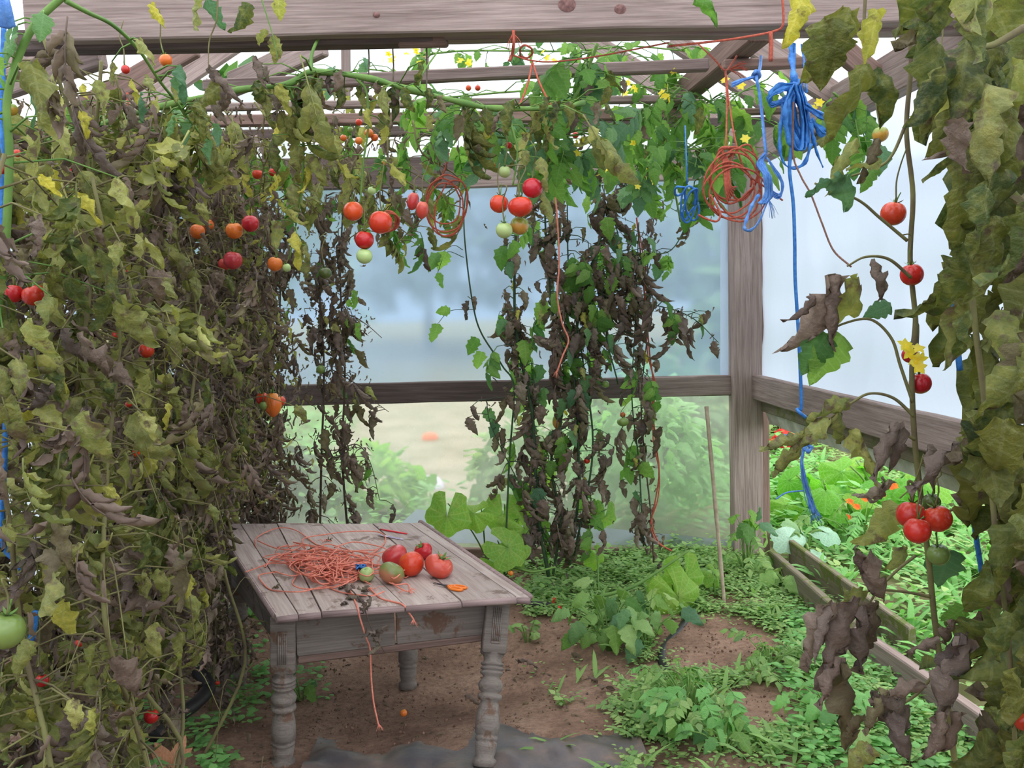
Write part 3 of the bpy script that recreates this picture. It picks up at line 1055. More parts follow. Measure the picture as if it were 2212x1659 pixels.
LEGP = [(0.047, .388), (0.049, .380), (0.037, .366), (0.036, .350), (0.046, .344), (0.046, .338), (0.037, .334), (0.046, .329), (0.046, .323), (0.037, .319), (0.046, .314), (0.045, .308), (0.034, .300),
        (0.034, .292), (0.043, .284), (0.050, .268), (0.044, .250), (0.033, .243), (0.047, .237), (0.048, .228), (0.046, .221), (0.033, .214), (0.038, .205), (0.045, .175), (0.048, .145),
        (0.047, .108), (0.039, .103), (0.044, .097), (0.0445, .088), (0.038, .083), (0.043, .078), (0.040, .05), (0.034, .03), (0.046, .022), (0.044, 0.0), (0.004, -0.004)]
LEGP = [(0.001, .386)] + LEGP


def table_leg(top, foot, fluted, yawd):
    ax = (top - foot).normalized()
    L = (top - foot).length
    x = Vector((math.cos(yawd), math.sin(yawd), 0))
    x = (x - ax * x.dot(ax)).normalized()
    y = ax.cross(x)
    Mx = Matrix((x, y, ax)).transposed().to_4x4()
    Mx.translation = foot
    k = L / 0.60
    prof = [(r, z * k) for r, z in LEGP]
    blk = beam_local(L - 0.375 * k, 0.096, 0.096, 0.006, 4, 0.0005, 3)
    blk = xf(blk, Matrix.Translation((0, 0, 0.375 * k)) @ Matrix.Rotation(-PI / 2, 4, 'Y'))
    leg = obj('leg', xf(merge([lathe(prof, 22), blk]), Mx), M['table_base'], table, frame=Mx, flat=False)
    if fluted:
        gs = [xf(beam_local(0.135, 0.036, 0.008, 0.001, 2), Matrix.Translation((-0.018 + 0.018, -0.050, 0.41 * k)) @ Matrix.Rotation(-PI / 2, 4, 'Y') @ Matrix.Rotation(PI / 2, 4, 'X'))]
        for q in range(5):
            gs.append(tube([Vector((-0.0144 + q * 0.0072, -0.0555, 0.418 * k)), Vector((-0.0144 + q * 0.0072, -0.0555, 0.535 * k))], 0.0032, n=6))
        obj('fluted_panel', xf(merge(gs), Mx), M['table_base'], leg, frame=Mx)
    return leg


def col(px, py, Y_, z):
    p = P(px, py, Y_)
    return Vector((p.x, Y_, z))


ZT = T - 0.026
FLt, FLf = col(618, 1400, 3.36, ZT), col(614, 1690, 3.36, hz(-.66, 3.36) - 0.01)
FRt, FRf = col(1079, 1400, 3.50, ZT), G(1046, 1656, hz(.06, 3.38) - 0.0)
BRt, BRf = col(888, 1300, 4.34, ZT), G(881, 1487, hz(-.26, 4.2) - 0.005)
BLt, BLf = col(520, 1300, 4.36, ZT), G(515, 1492, hz(-1.1, 4.3) - 0.005)
table_leg(FLt, FLf, True, 0.06)
table_leg(FRt, FRf, True, 0.10)
table_leg(BRt, BRf, False, 0.06)
table_leg(BLt, BLf, False, 0.06)
ap0, ap1 = FLt + Vector((0.047, -0.026, -0.085)), FRt + Vector((-0.047, -0.026, -0.085))
md = ap0.lerp(ap1, 0.505)
e = (ap1 - ap0).normalized() * 0.004
board('apron_board', ap0, md - e, 0.02, 0.165, M['table_base'], table, wob=0.0008)
board('apron_board', md + e, ap1, 0.02, 0.160, M['table_base'], table, wob=0.0008)
board('apron_rail', ap0 + Vector((0, 0.004, -0.099)), ap1 + Vector((0, 0.004, -0.092)), 0.026, 0.030, M['wood_brown'], table, wob=0.0005)
board('apron_board', FLt + Vector((-0.02, 0.047, -0.09)), BLt + Vector((-0.02, -0.047, -0.09)), 0.02, 0.165, M['table_base'], table, wob=0.0008)
board('apron_board', FRt + Vector((0.02, 0.047, -0.09)), BRt + Vector((0.02, -0.047, -0.09)), 0.02, 0.165, M['table_base'], table, wob=0.0008)
board('apron_board', BLt + Vector((0.047, 0.02, -0.09)), BRt + Vector((-0.047, 0.02, -0.09)), 0.02, 0.165, M['table_base'], table, wob=0.0008)

# ------------------------------------------------------------------ tomatoes


def tomato_geo(seed, ribs=5, amp=0.03, flat=0.86, dimple=0.22, n=28, m=18, point=0.0):
    r = random.Random(seed)
    ph = r.uniform(0, 6)
    V, Fc = [], []
    for i in range(m + 1):
        th = PI * (0.012 + 0.976 * i / m)
        for k in range(n):
            q = 2 * PI * k / n
            c = 1 + amp * math.cos(ribs * q + ph) * math.sin(th) ** 0.5 + amp * 0.4 * math.sin(2 * q + ph)
            rad = math.sin(th) ** 0.92 * c
            z = math.cos(th) * flat
            z -= dimple * math.exp(-(math.sin(th) / 0.32) ** 2) * (1 if z > 0 else 0.12)
            if point and z < 0:
                z -= point * math.exp(-(math.sin(th) / 0.35) ** 2)
            V.append((rad * math.cos(q), rad * math.sin(q), z))
    for i in range(m):
        for k in range(n):
            k2 = (k + 1) % n
            Fc.append((i * n + k, (i + 1) * n + k, (i + 1) * n + k2, i * n + k2))
    return np.array(V), np.array(Fc), None


TG = {
    'round': tomato_geo(1, 5, 0.012, 0.96, 0.15), 'beef': tomato_geo(2, 5, 0.035, 0.76, 0.20), 'ribbed': tomato_geo(3, 4, 0.06, 0.84, 0.22),
    'two': tomato_geo(4, 2, 0.07, 0.86, 0.2), 'plum': tomato_geo(5, 3, 0.015, 1.42, 0.10, point=0.12), 'cherry': tomato_geo(6, 5, 0.006, 0.97, 0.10, 18, 12),
}


def calyx_geo(stalk=0.9, seed=0):
    r = random.Random(seed)
    gs = []
    for k in range(5):
        q = 2 * PI * k / 5 + r.uniform(-.2, .2)
        d = Vector((math.cos(q), math.sin(q), 0.15))
        g = leaf_geo(60 + k, 4, 1, 0.14, -0.5 - 0.3 * r.random(), 0.3, 0, 0.0, 2, 0.0)
        gs.append(xf(g, place_m(Vector((0, 0, 0)), d, Vector((0, 0, 1)), 0.72)))
    gs.append(tube(smooth([(0, 0, -0.05), (0.03, 0.02, stalk * 0.4), (0.12, -0.05, stalk)], 4), 0.065, 0.05, 6))
    return merge(gs)


CAL = [calyx_geo(0.9, 1), calyx_geo(1.3, 2), calyx_geo(0.35, 3)]
CALM = [mesh_data('calyx', g, M['stem']) for g in CAL]
TMESH = {}
KEEP = []           # fruit that the photograph shows uncovered: (px, py, r, Y)


def tomato(px, py, rpx, Y_, shape, mat, label, on_table=False, tilt=0.25, cal=None, name=None, group=None):
    key = (shape, mat)
    if key not in TMESH:
        TMESH[key] = mesh_data('tomato_' + shape, TG[shape], M[mat])
    if on_table:
        p = G(px, py, T)
        r = rpx / F * p.y
        fl = {'beef': 0.76, 'ribbed': 0.84, 'two': .86, 'plum': 0.98, 'round': .96, 'cherry': .97}[shape]
        p = G(px, py, T + r * fl * 0.96)
        r = rpx / F * p.y
        p.z = T + r * fl * 0.97
    else:
        p = P(px, py, Y_)
        r = rpx / F * Y_
        KEEP.append((px, py, rpx, Y_))
    o = bpy.data.objects.new(name or ('cherry_tomato' if shape == 'cherry' else 'plum_tomato' if shape == 'plum' else 'tomato'), TMESH[key])
    rt = Matrix.Rotation(random.uniform(0, 6.28), 4, 'Z')
    tl = Matrix.Rotation(random.uniform(-tilt, tilt), 4, 'X') @ Matrix.Rotation(random.uniform(-tilt, tilt), 4, 'Y')
    Mx = Matrix.Translation(p) @ tl @ rt @ Matrix.Scale(r, 4)
    COL.objects.link(o)
    place(o, Mx)
    tagp(o, label, 'tomato', group)
    if cal is None:
        cal = random.choice((0, 1))
    if cal >= 0:
        zt = {'beef': 0.56, 'ribbed': 0.62, 'two': .66, 'plum': 1.32, 'round': .81, 'cherry': .87}[shape]
        if not on_table and rpx > 8 and cal >= 0:
            up = Vector((random.gauss(0, .02), random.gauss(0, .02), 1.0))
            b0 = Mx @ Vector((0, 0, zt - 0.02))
            L = random.uniform(0.09, 0.17)
            sg = tube(smooth([b0, b0 + up * L * .4 + rv(.006), b0 + up * L * .8 + rv(.012), b0 + up * L + rv(.02)], 4), 0.0026, 0.0018, 5)
            obj('stalk', sg, M['stem_dry'], o, frame=Matrix.Translation(b0))
        inst('calyx', CALM[cal], Mx @ Matrix.Translation((0, 0, zt + 0.02)), o)
    return o


TOM = [
    # table
    (852, 1200, 29, 0, 'beef', 'tom_pink', 'pinkish tomato lying against the orange twine, at the back of the table pile', 1),
    (888, 1217, 28, 0, 'round', 'tom_or', 'bright orange-red round tomato in the middle of the table pile', 1),
    (914, 1191, 21, 0, 'ribbed', 'tom_red', 'smaller deeply ribbed red tomato, rearmost on the table', 1),
    (948, 1222, 32, 0, 'beef', 'tom_pink', 'big flat pinkish tomato nearest the scissors on the table', 1),
    (846, 1237, 27, 0, 'two', 'tom_brown', 'half-ripe brownish-green tomato at the front of the table pile', 1),
    (792, 1241, 17, 0, 'round', 'tom_pale', 'small pale yellow-green tomato lying on the orange twine', 1),
    # hung from the middle vines
    (763, 456, 21, 3.10, 'round', 'tom_or', 'orange-red tomato half behind a leaf, left of the largest hanging one'),
    (822, 480, 25, 3.05, 'round', 'tom_or', 'largest orange-red hanging tomato with a red twine loop behind it'),
    (787, 518, 20, 3.05, 'round', 'tom_red', 'orange-red tomato hanging just above a pale green one'),
    (787, 553, 17, 3.05, 'round', 'tom_pale', 'pale green tomato at the lowest end of the middle truss'),
    (1078, 440, 20, 3.05, 'round', 'tom_or', 'left orange-red tomato of the three over two green ones'),
    (1124, 446, 25, 3.00, 'two', 'tom_or', 'wide two-lobed orange-red tomato right over the olive-green one'),
    (1150, 406, 22, 3.02, 'round', 'tom_red', 'highest red tomato of the truss in front of the green bushy vine'),
    (1090, 371, 13, 3.10, 'round', 'tom_pale', 'small pale green tomato above the truss of three orange-red ones'),
    (1089, 497, 18, 3.02, 'round', 'tom_pale', 'light green tomato hanging under the left orange-red one'),
    (1122, 487, 20, 3.06, 'round', 'tom_turn', 'olive-yellow tomato just turning, beside the light green one'),
    (892, 434, 13, 3.2, 'plum', 'tom_pink', 'upper of two pinkish-red plum tomatoes'),
    (912, 453, 13, 3.15, 'plum', 'tom_pink', 'lower, longer of two pinkish-red plum tomatoes'),
    # left, middle distance
    (426, 500, 16, 3.5, 'round', 'tom_orange', 'orange tomato, leftmost of the four in a row over brown vines'),
    (450, 486, 12, 3.55, 'round', 'tom_orange', 'small orange tomato touching the leftmost orange one of four'),
    (506, 498, 18, 3.5, 'round', 'tom_orange', 'amber tomato touching the red one, third of four in a row'),
    (541, 483, 18, 3.48, 'round', 'tom_red', 'glossy red tomato at the end of the four in a row'),
    (503, 562, 20, 3.5, 'round', 'tom_pink', 'pinkish split tomato hanging among brown vines left of an orange one'),
    (484, 571, 13, 3.55, 'round', 'tom_pink', 'small pink tomato tucked behind the split pinkish one'),
    (594, 570, 16, 3.5, 'round', 'tom_orange', 'single orange tomato with a tiny pale green one beside it'),
    (619, 578, 9, 3.5, 'cherry', 'tom_pale', 'tiny pale green tomato beside a single orange one'),
    (703, 590, 13, 3.6, 'round', 'tom_dark', 'dark green tomato hanging alone before the polythene'),
    (30, 634, 19, 2.2, 'round', 'tom_red', 'red tomato at the edge beside the blue twine, left of a two-lobed one'),
    (74, 637, 25, 2.2, 'two', 'tom_red', 'red two-lobed tomato in the near left foliage'),
    (12, 1362, 40, 1.75, 'round', 'tom_green', 'big unripe green tomato low at the left edge'),
    (302, 975, 15, 2.9, 'round', 'tom_or', 'single bright orange-red tomato below drooping olive leaves'),
    (316, 757, 16, 3.0, 'round', 'tom_or', 'orange-red tomato half covered by withered leaves, beside a green stem'),
    (252, 725, 10, 2.8, 'cherry', 'tom_red', 'small red tomato with a dark calyx among olive leaves'),
    (327, 1547, 16, 2.9, 'round', 'tom_red', 'red tomato hanging lowest, just over the black pipe'),
    (91, 1470, 14, 2.2, 'round', 'tom_red', 'red tomato half hidden under pale olive leaves, low on the left'),
    (312, 1165, 10, 3.2, 'cherry', 'tom_red', 'small red tomato directly above a blue twine end'),
    (271, 588, 6, 3.0, 'cherry', 'tom_red', 'tiny red tomato deep in the left foliage near the grey curled leaf'),
    (24, 236, 13, 2.1, 'round', 'tom_turn', 'orange-green tomato beside the thick green stem at top left'),
    (37, 331, 8, 2.2, 'cherry', 'tom_red', 'small red tomato behind the thick green stem at top left'),
    (6, 366, 10, 2.1, 'round', 'tom_red', 'red tomato cut by the left edge under the beam'),
    (161, 366, 9, 2.7, 'cherry', 'tom_red', 'small red tomato behind yellow leaves below the long green arch'),
    (358, 130, 13, 3.0, 'round', 'tom_orange', 'orange tomato tucked under the tie beam among curled leaves'),
    (271, 150, 9, 3.0, 'cherry', 'tom_red', 'small red tomato hanging below the tie beam at left'),
    (556, 376, 11, 4.0, 'round', 'tom_red', 'left of a pair of red tomatoes far back over the brown vines'),
    (590, 372, 9, 4.0, 'round', 'tom_red', 'right, smaller of a pair of red tomatoes far back over brown vines'),
    (830, 350, 6, 3.6, 'cherry', 'tom_turn', 'tiny yellowish tomato in the canopy above the largest hanging one'),
    (537, 868, 11, 4.5, 'round', 'tom_green', 'green tomato at the left end of the truss above the table'),
    (567, 861, 14, 4.5, 'round', 'tom_or', 'orange-red tomato at the top of the truss above the table'),
    (590, 873, 18, 4.45, 'plum', 'tom_orange', 'long orange tomato in front of the truss above the table'),
    (606, 866, 11, 4.55, 'round', 'tom_or', 'small orange-red tomato at the right end of the truss above the table'),
    (569, 876, 9, 4.42, 'cherry', 'tom_green', 'small green tomato half under the truss above the table'),
    (693, 798, 10, 5.2, 'round', 'tom_green', 'small green tomato on the bare stems right before the mid rail'),
    (278, 873, 7, 3.3, 'cherry', 'tom_red', 'tiny red tomato above the drooping olive leaf at left'),
    (470, 1475, 5, 3.9, 'cherry', 'tom_red', 'tiny red tomato low beside the back table leg'),
    (346, 1427, 7, 3.3, 'cherry', 'tom_red', 'little red tomato low in the dead vines beside the table'),
    (172, 1388, 9, 2.6, 'cherry', 'tom_red', 'dull red tomato low among olive leaves, right of the blue twine'),
    # cherries in the canopy
    (797, 287, 9, 3.7, 'cherry', 'tom_orange', 'topmost and largest orange cherry tomato of the small cluster under the laths'),
    (775, 304, 8, 3.7, 'cherry', 'tom_orange', 'lowest orange cherry tomato of the small cluster under the laths'),
    (742, 298, 7, 3.7, 'cherry', 'tom_orange', 'leftmost orange cherry tomato of the small cluster under the laths'),
    (775, 264, 7, 3.75, 'cherry', 'tom_or', 'orange-red cherry tomato just above the small cluster under the laths'),
    (809, 297, 8, 3.72, 'cherry', 'tom_orange', 'rightmost orange cherry tomato of the small cluster under the laths'),
    (757, 280, 6, 3.7, 'cherry', 'tom_green', 'green cherry tomato over the small orange cluster'),
    (1099, 314, 7, 3.4, 'cherry', 'tom_red', 'tiny red cherry tomato alone above the small pale green tomato'),
    (1012, 190, 6, 3.5, 'cherry', 'tom_or', 'left of two tiny orange cherry tomatoes under the first lath'),
    (1032, 190, 6, 3.5, 'cherry', 'tom_or', 'right of two tiny orange cherry tomatoes under the first lath'),
    (841, 200, 6, 3.6, 'cherry', 'tom_orange', 'tiny orange cherry tomato below the long green arch'),
    (803, 412, 9, 3.4, 'cherry', 'tom_pale', 'small green tomato above the largest hanging orange-red one'),
    (1243, 292, 7, 3.8, 'cherry', 'tom_red', 'tiny red cherry tomato beside yellow flowers in the canopy'),
    (1065, 357, 6, 3.5, 'cherry', 'tom_orange', 'tiny dull orange cherry tomato beside the small pale green tomato'),
    # back plants
    (1204, 911, 11, 5.3, 'plum', 'tom_turn', 'yellow-orange tomato below the mid rail on the green back plant'),
    (1268, 995, 7, 5.3, 'cherry', 'tom_or', 'orange cherry tomato low on the green back plant'),
    (1346, 911, 13, 5.2, 'beef', 'tom_green', 'striped green tomato hanging below the mid rail'),
    (1345, 896, 6, 5.25, 'cherry', 'tom_or', 'tiny orange-red tomato right on top of the green one below the mid rail'),
    (1308, 830, 8, 5.3, 'cherry', 'tom_green', 'small green tomato hanging in front of the mid rail'),
    (1090, 1210, 5, 5.0, 'cherry', 'tom_orange', 'tiny orange tomato near the floor behind the table'),
    (1103, 1238, 6, 5.0, 'cherry', 'tom_orange', 'orange tomato on the floor behind the table edge'),
    # right
    (1930, 461, 27, 2.25, 'round', 'tom_red', 'glossy red tomato, highest of the large ones on the right-hand plant'),
    (1970, 593, 25, 2.25, 'round', 'tom_red', 'round red tomato hanging before the white side sheet, second from top'),
    (1966, 767, 18, 2.3, 'round', 'tom_red', 'red tomato half hidden behind a yellow flower on the right plant'),
    (1988, 828, 24, 2.3, 'round', 'tom_red', 'deep red tomato half behind mottled leaves, beneath the yellow flower'),
    (2160, 824, 15, 2.1, 'round', 'tom_or', 'orange-red tomato peeping between the near right leaves'),
    (1968, 1112, 32, 2.2, 'round', 'tom_red', 'left red tomato of the low cluster of three on the right'),
    (2026, 1120, 31, 2.17, 'round', 'tom_red', 'rightmost red tomato of the low cluster of three'),
    (1982, 1146, 30, 2.1, 'round', 'tom_red', 'front red tomato of the low cluster of three'),
    (2012, 1085, 20, 2.25, 'round', 'tom_dark', 'dull green tomato behind the top of the low red cluster'),
    (2027, 1198, 25, 2.25, 'round', 'tom_green', 'green tomato hanging under the low red cluster'),
    (2209, 1555, 24, 1.8, 'round', 'tom_red', 'red tomato cut by the right edge near the bottom'),
    (1902, 290, 17, 2.5, 'round', 'tom_turn', 'orange-green unripe tomato near the hanging blue twine'),
    (2082, 104, 11, 2.4, 'round', 'tom_red', 'red tomato behind the large leaves at the upper right'),
    (2030, 118, 10, 2.5, 'round', 'tom_red', 'small red tomato half covered, at the upper right'),
]
for t_ in TOM:
    on = len(t_) > 7 and t_[7] == 1
    tomato(*t_[:7], on_table=on, tilt=0.5 if on else 0.25, cal=(2 if t_[2] in (32, 21) else -1) if on else None)
# fallen fruit
p = G(872, 1541, 0)
o = tomato(872, 1540, 8, p.y, 'cherry', 'tom_orange', 'orange fallen tomato on the bare soil under the table', cal=-1)
p = G(1118, 1298, 0)

# ------------------------------------------------------------------ things on the table


def tz(px, py, dz=0.003):
    return G(px, py, T + dz)


rt = random.Random(5)
gs = []
STR = [
    [(530, 1236), (575, 1220), (640, 1200), (705, 1205), (760, 1190), (800, 1196), (832, 1170), (820, 1150), (760, 1148), (700, 1155), (655, 1164), (660, 1185)],
    [(552, 1180), (556, 1160), (600, 1141), (640, 1146), (690, 1180), (740, 1196), (780, 1200)],
    [(556, 1168), (600, 1185), (660, 1190), (720, 1200)],
    [(600, 1235), (560, 1243), (570, 1262), (590, 1275), (650, 1278), (700, 1268), (740, 1280), (800, 1287), (830, 1278)],
    [(640, 1245), (632, 1262), (660, 1272), (720, 1268), (770, 1250), (800, 1262)],
    [(690, 1185), (704, 1215), (712, 1258), (700, 1225), (735, 1230), (750, 1200), (800, 1205), (815, 1185)],
    [(735, 1260), (740, 1235), (735, 1200), (770, 1190), (815, 1188)],
    [(820, 1245), (850, 1262), (880, 1262), (884, 1278), (862, 1270), (846, 1258)],
    [(870, 1238), (892, 1232), (876, 1248), (868, 1236)],
]
for s_ in STR:
    gs.append(tube(smooth([tz(a, b, rt.uniform(0.003, 0.018)) for a, b in s_], 7), 0.0031, n=5))
for k in range(46):
    cx, cy = rt.gauss(715, 50), rt.gauss(1217, 17)
    q0, n_ = rt.uniform(0, 6.28), rt.randint(6, 12)
    rx, ry = rt.uniform(20, 75), rt.uniform(8, 26)
    pts = []
    for i in range(n_):
        q = q0 + i * rt.uniform(0.7, 1.1) * (1 if k % 2 else -1)
        pts.append(tz(cx + rx * math.cos(q) * rt.uniform(.6, 1.1), cy + ry * math.sin(q) * rt.uniform(.6, 1.1), rt.uniform(0.004, 0.045)))
    gs.append(tube(smooth(pts, 4), rt.choice((0.0028, 0.003, 0.0024)), n=5))
for (ex, ey) in ((722, 1258), (810, 1272), (880, 1278), (640, 1200), (700, 1170)):      # frayed ends
    for q in range(9):
        a = rt.uniform(0, 6.28)
        p0 = tz(ex, ey, 0.006)
        gs.append(tube([p0, p0 + Vector((math.cos(a) * 0.02, math.sin(a) * 0.02, 0.008)), p0 + Vector((math.cos(a) * 0.04, math.sin(a) * 0.035, 0.002))], 0.0011, n=4))
# two ends that hang over the front edge
gs.append(tube(smooth([tz(735, 1200, .03), tz(738, 1240, .03), tz(760, 1283, 0.005), tz(772, 1312, 0.004), P(776, 1330, 3.27), P(790, 1375, 3.27), P(799, 1400, 3.27), P(801, 1450, 3.28), P(806, 1510, 3.28), P(815, 1555, 3.28), P(818, 1566, 3.28)], 5), 0.0036, n=5))
gs.append(tube(smooth([tz(800, 1272, .01), tz(822, 1292, 0.004), tz(850, 1300, 0.004), tz(870, 1306, 0.005), P(882, 1322, 3.30), P(892, 1336, 3.30), P(894, 1341, 3.30)], 5), 0.0036, n=5))
for (c, Yd) in (((818, 1564), 3.28), ((893, 1338), 3.30)):
    for q in range(10):
        gs.append(tube([P(*c, Yd), P(c[0] + rt.uniform(-8, 10), c[1] + rt.uniform(6, 18), Yd + rt.uniform(-.01, .01))], 0.0022, 0.001, n=4))
tang = obj('twine_tangle', merge(gs), M['twine_o'], frame=Matrix.Translation(tz(715, 1217)), label='tangle of orange twine spread over the old table, ends hanging off', cat='twine')
gs = []
for k in range(10):
    pts = [tz(779 + rt.uniform(-12, 12), 1224 + rt.uniform(-6, 6), rt.uniform(0.01, 0.055)) for _ in range(6)]
    gs.append(tube(smooth(pts, 4), 0.0026, n=5))
obj('blue_twine_knot', merge(gs), M['twine_b'], label='small knot of dark blue twine lying in the orange tangle', cat='twine')

# scissors
sc_p, sc_q = tz(936, 1260, 0.006), tz(1006, 1273, 0.006)
ax = (sc_q - sc_p).normalized()
sd = Vector((-ax.y, ax.x, 0))
Ls = (sc_q - sc_p).length
sci = empty('scissors', sc_p, 'small open garden scissors with orange handles on the table', 'scissors')
for s_ in (-1, 1):
    tip, piv = sc_p + sd * 0.003 * s_, sc_p + ax * Ls * 0.45
    w_ = 0.0045
    V = [tip, piv + sd * (w_ + 0.002) * 1, piv + ax * 0.012, piv - sd * (w_ + 0.002)]
    if s_ == 1:
        V = [v + Vector((0, 0, 0.0022)) for v in V]
    g = prism([tuple(v) for v in V], V[0].z - 0.001, V[0].z + 0.001, 0.0003)
    obj('blade', g, M['steel'], sci)
    c = sc_p + ax * Ls * 0.76 + sd * s_ * 0.014
    pts = [c + ax * (0.031 * math.cos(2 * PI * i / 14)) + sd * (0.0115 * math.sin(2 * PI * i / 14)) for i in range(15)]
    gh = [tube(pts, 0.0055, n=7), tube([piv, piv.lerp(c - ax * .03, .5), c - ax * 0.030], 0.0055, n=7)]
    obj('handle', merge(gh), M['scissor_orange'], sci)
obj('pivot_screw', xf(lathe([(0.0004, 0.005), (0.004, 0.0045), (0.0042, 0.0)], 10), Matrix.Translation(sc_p + ax * Ls * 0.45)), M['steel'], sci)
# plant label sticks
a, b = tz(822, 1143, 0.004), tz(879, 1153, 0.004)
obj('label_stick', ribbon([a, a.lerp(b, .3), a.lerp(b, .6), b], 0.012, 0.005), M['red_plastic'], label='slim red plastic stick lying at the back of the table', cat='stick')
a, b = tz(818, 1155, 0.004), tz(870, 1165, 0.004)
lt = obj('plant_label', ribbon([a, a.lerp(b, .3), a.lerp(b, .6), b], 0.016, 0.003), M['white_plastic'], label='white plastic plant label with purple marks on the table', cat='label')
c1, c2 = a.lerp(b, .35) + Vector((0, 0, .002)), a.lerp(b, .9) + Vector((0, 0, .002))
obj('purple_mark', ribbon([c1, c2], 0.004, 0.001), M['purple_plastic'], lt)
# withered sprig with twine, lying over the front edge
sp = empty('withered_sprig', tz(778, 1295), 'withered grey tomato sprig lying over the front edge of the table', 'sprig')
st = [tz(738, 1262, .01), tz(760, 1275, .02), tz(778, 1296, .012), P(786, 1312, 3.26), P(800, 1352, 3.26), P(812, 1378, 3.26), P(830, 1408, 3.26)]
obj('stem', tube(smooth(st, 5), 0.003, 0.0015, 5), M['stem_br'], sp)
for k in range(16):
    q = smooth(st, 5)[random.randrange(2, 30)]
    add_leaf(sp, 'wither', 'leaf_dark', q + rv(.008) + Vector((0, 0, 0.01)), rv() + Vector((0, -0.3, -0.5)), rv(), random.uniform(0.04, 0.075))
for k in range(12):
    q = tz(random.uniform(722, 800), random.uniform(1262, 1305), 0.014)
    add_leaf(sp, 'wither', 'leaf_dark', q, Vector((random.gauss(0, 1), random.gauss(0, 1), 0.1)), Vector((0, 0, 1)), random.uniform(0.04, 0.07))
for k, (px, py) in enumerate(((712, 1166), (672, 1186), (596, 1266))):
    wo = obj('dry_calyx', xf(scatter('tinycurl', [(0, 0, 0)] * 12, [tuple(rv() + Vector((0, 0, .6))) for _ in range(12)], [(0, 0, 1)] * 12, [0.028] * 12), Matrix.Translation(tz(px, py, 0.008))), M['leaf_brown'],
             label=('dry brown flower end behind the orange twine', 'dark dry bud among the orange twine loops', 'dry brown crumb near the left front of the table')[k], cat='dry flower')

# ------------------------------------------------------------------ twine hung from the ties


def strand(name, pts, r, mat, label, Y_=None, cat='twine', n=5, extra=None, sm=6):
    q = smooth([P(a[0], a[1], a[2] if len(a) > 2 else Y_) for a in pts], sm)
    gs = [tube(q, r, n=n)] + (extra or [])
    return obj(name, merge(gs), M[mat], label=label, cat=cat)


def loop_pts(cx, cy, rx, ry, Y_, tilt=0.0, n=18, turns=1.0, seed=0, dy=0.03):
    r = random.Random(seed)
    o_ = []
    for i in range(int(n * turns) + 1):
        q = 2 * PI * i / n
        x, y = rx * math.cos(q), ry * math.sin(q)
        o_.append(P(cx + x * math.cos(tilt) - y * math.sin(tilt) + r.uniform(-2, 2), cy + x * math.sin(tilt) + y * math.cos(tilt) + r.uniform(-2, 2), Y_ + dy * math.sin(q + tilt)))
    return o_


def fray(c, d, n, L, r, spread=0.35):
    out = []
    for q in range(n):
        v = (Vector(d).normalized() + rv(spread)).normalized()
        out.append(tube([c, c + v * L * 0.6, c + v * L + Vector((0, 0, -L * 0.15))], r, r * 0.6, 4))
    return out


YK = 3.1
# coil of orange twine
gs = []
for i, (cx, cy, rx, ry, tl) in enumerate(((1580, 400, 60, 72, 0.1), (1590, 395, 52, 78, -0.2), (1578, 392, 46, 40, 0.3), (1594, 420, 62, 58, 0.0), (1588, 380, 48, 62, 0.5), (1575, 410, 55, 50, -0.4), (1606, 372, 30, 60, 0.1))):
    gs.append(tube(smooth(loop_pts(cx, cy, rx, ry, YK, tl, 14, 1.0, i), 3), 0.0036, n=5))
for k in range(7):
    gs.append(tube(smooth([P(1560 + k * 1.5, 322 + 3 * k, YK), P(1562 + 2 * k, 350, YK - .02), P(1566 + 2 * k, 400, YK - .02), P(1572 + 3 * k, 440 - 6 * k, YK)], 5), 0.0036, n=5))
gs.append(tube(smooth([P(1567, 154, YK + .2), P(1570, 220, YK + .1), P(1568, 322, YK)], 5), 0.0034, n=5))
gs.append(tube(smooth([P(1568, 154, YK + .2), P(1575, 220, YK + .1), P(1590, 310, YK), P(1612, 372, YK), P(1650, 402, YK), P(1691, 433, YK)], 5), 0.0034, n=5))
gs.append(tube(smooth([P(1509, 464, YK), P(1524, 472, YK), P(1548, 478, YK), P(1556, 462, YK), P(1545, 440, YK), P(1534, 420, YK)], 5), 0.004, n=5))
gs.append(tube(smooth([P(1508, 94, YK + .3), P(1545, 130, YK + .2), P(1566, 152, YK + .2), P(1580, 138, YK + .25), P(1592, 120, 3.35)], 5), 0.0034, n=5))
gs += fray(P(1575, 150, YK + .2), (0.9, 0, 0.25), 14, 0.07, 0.0018, 0.18)
gs.append(tube(smooth(loop_pts(1566, 330, 14, 12, YK, 0, 8), 3), 0.006, n=5))
obj('twine_coil', merge(gs), M['twine_r'], label='coil of orange-red twine hanging from the brace by a long loop', cat='twine', frame=Matrix.Translation(P(1580, 390, YK)))
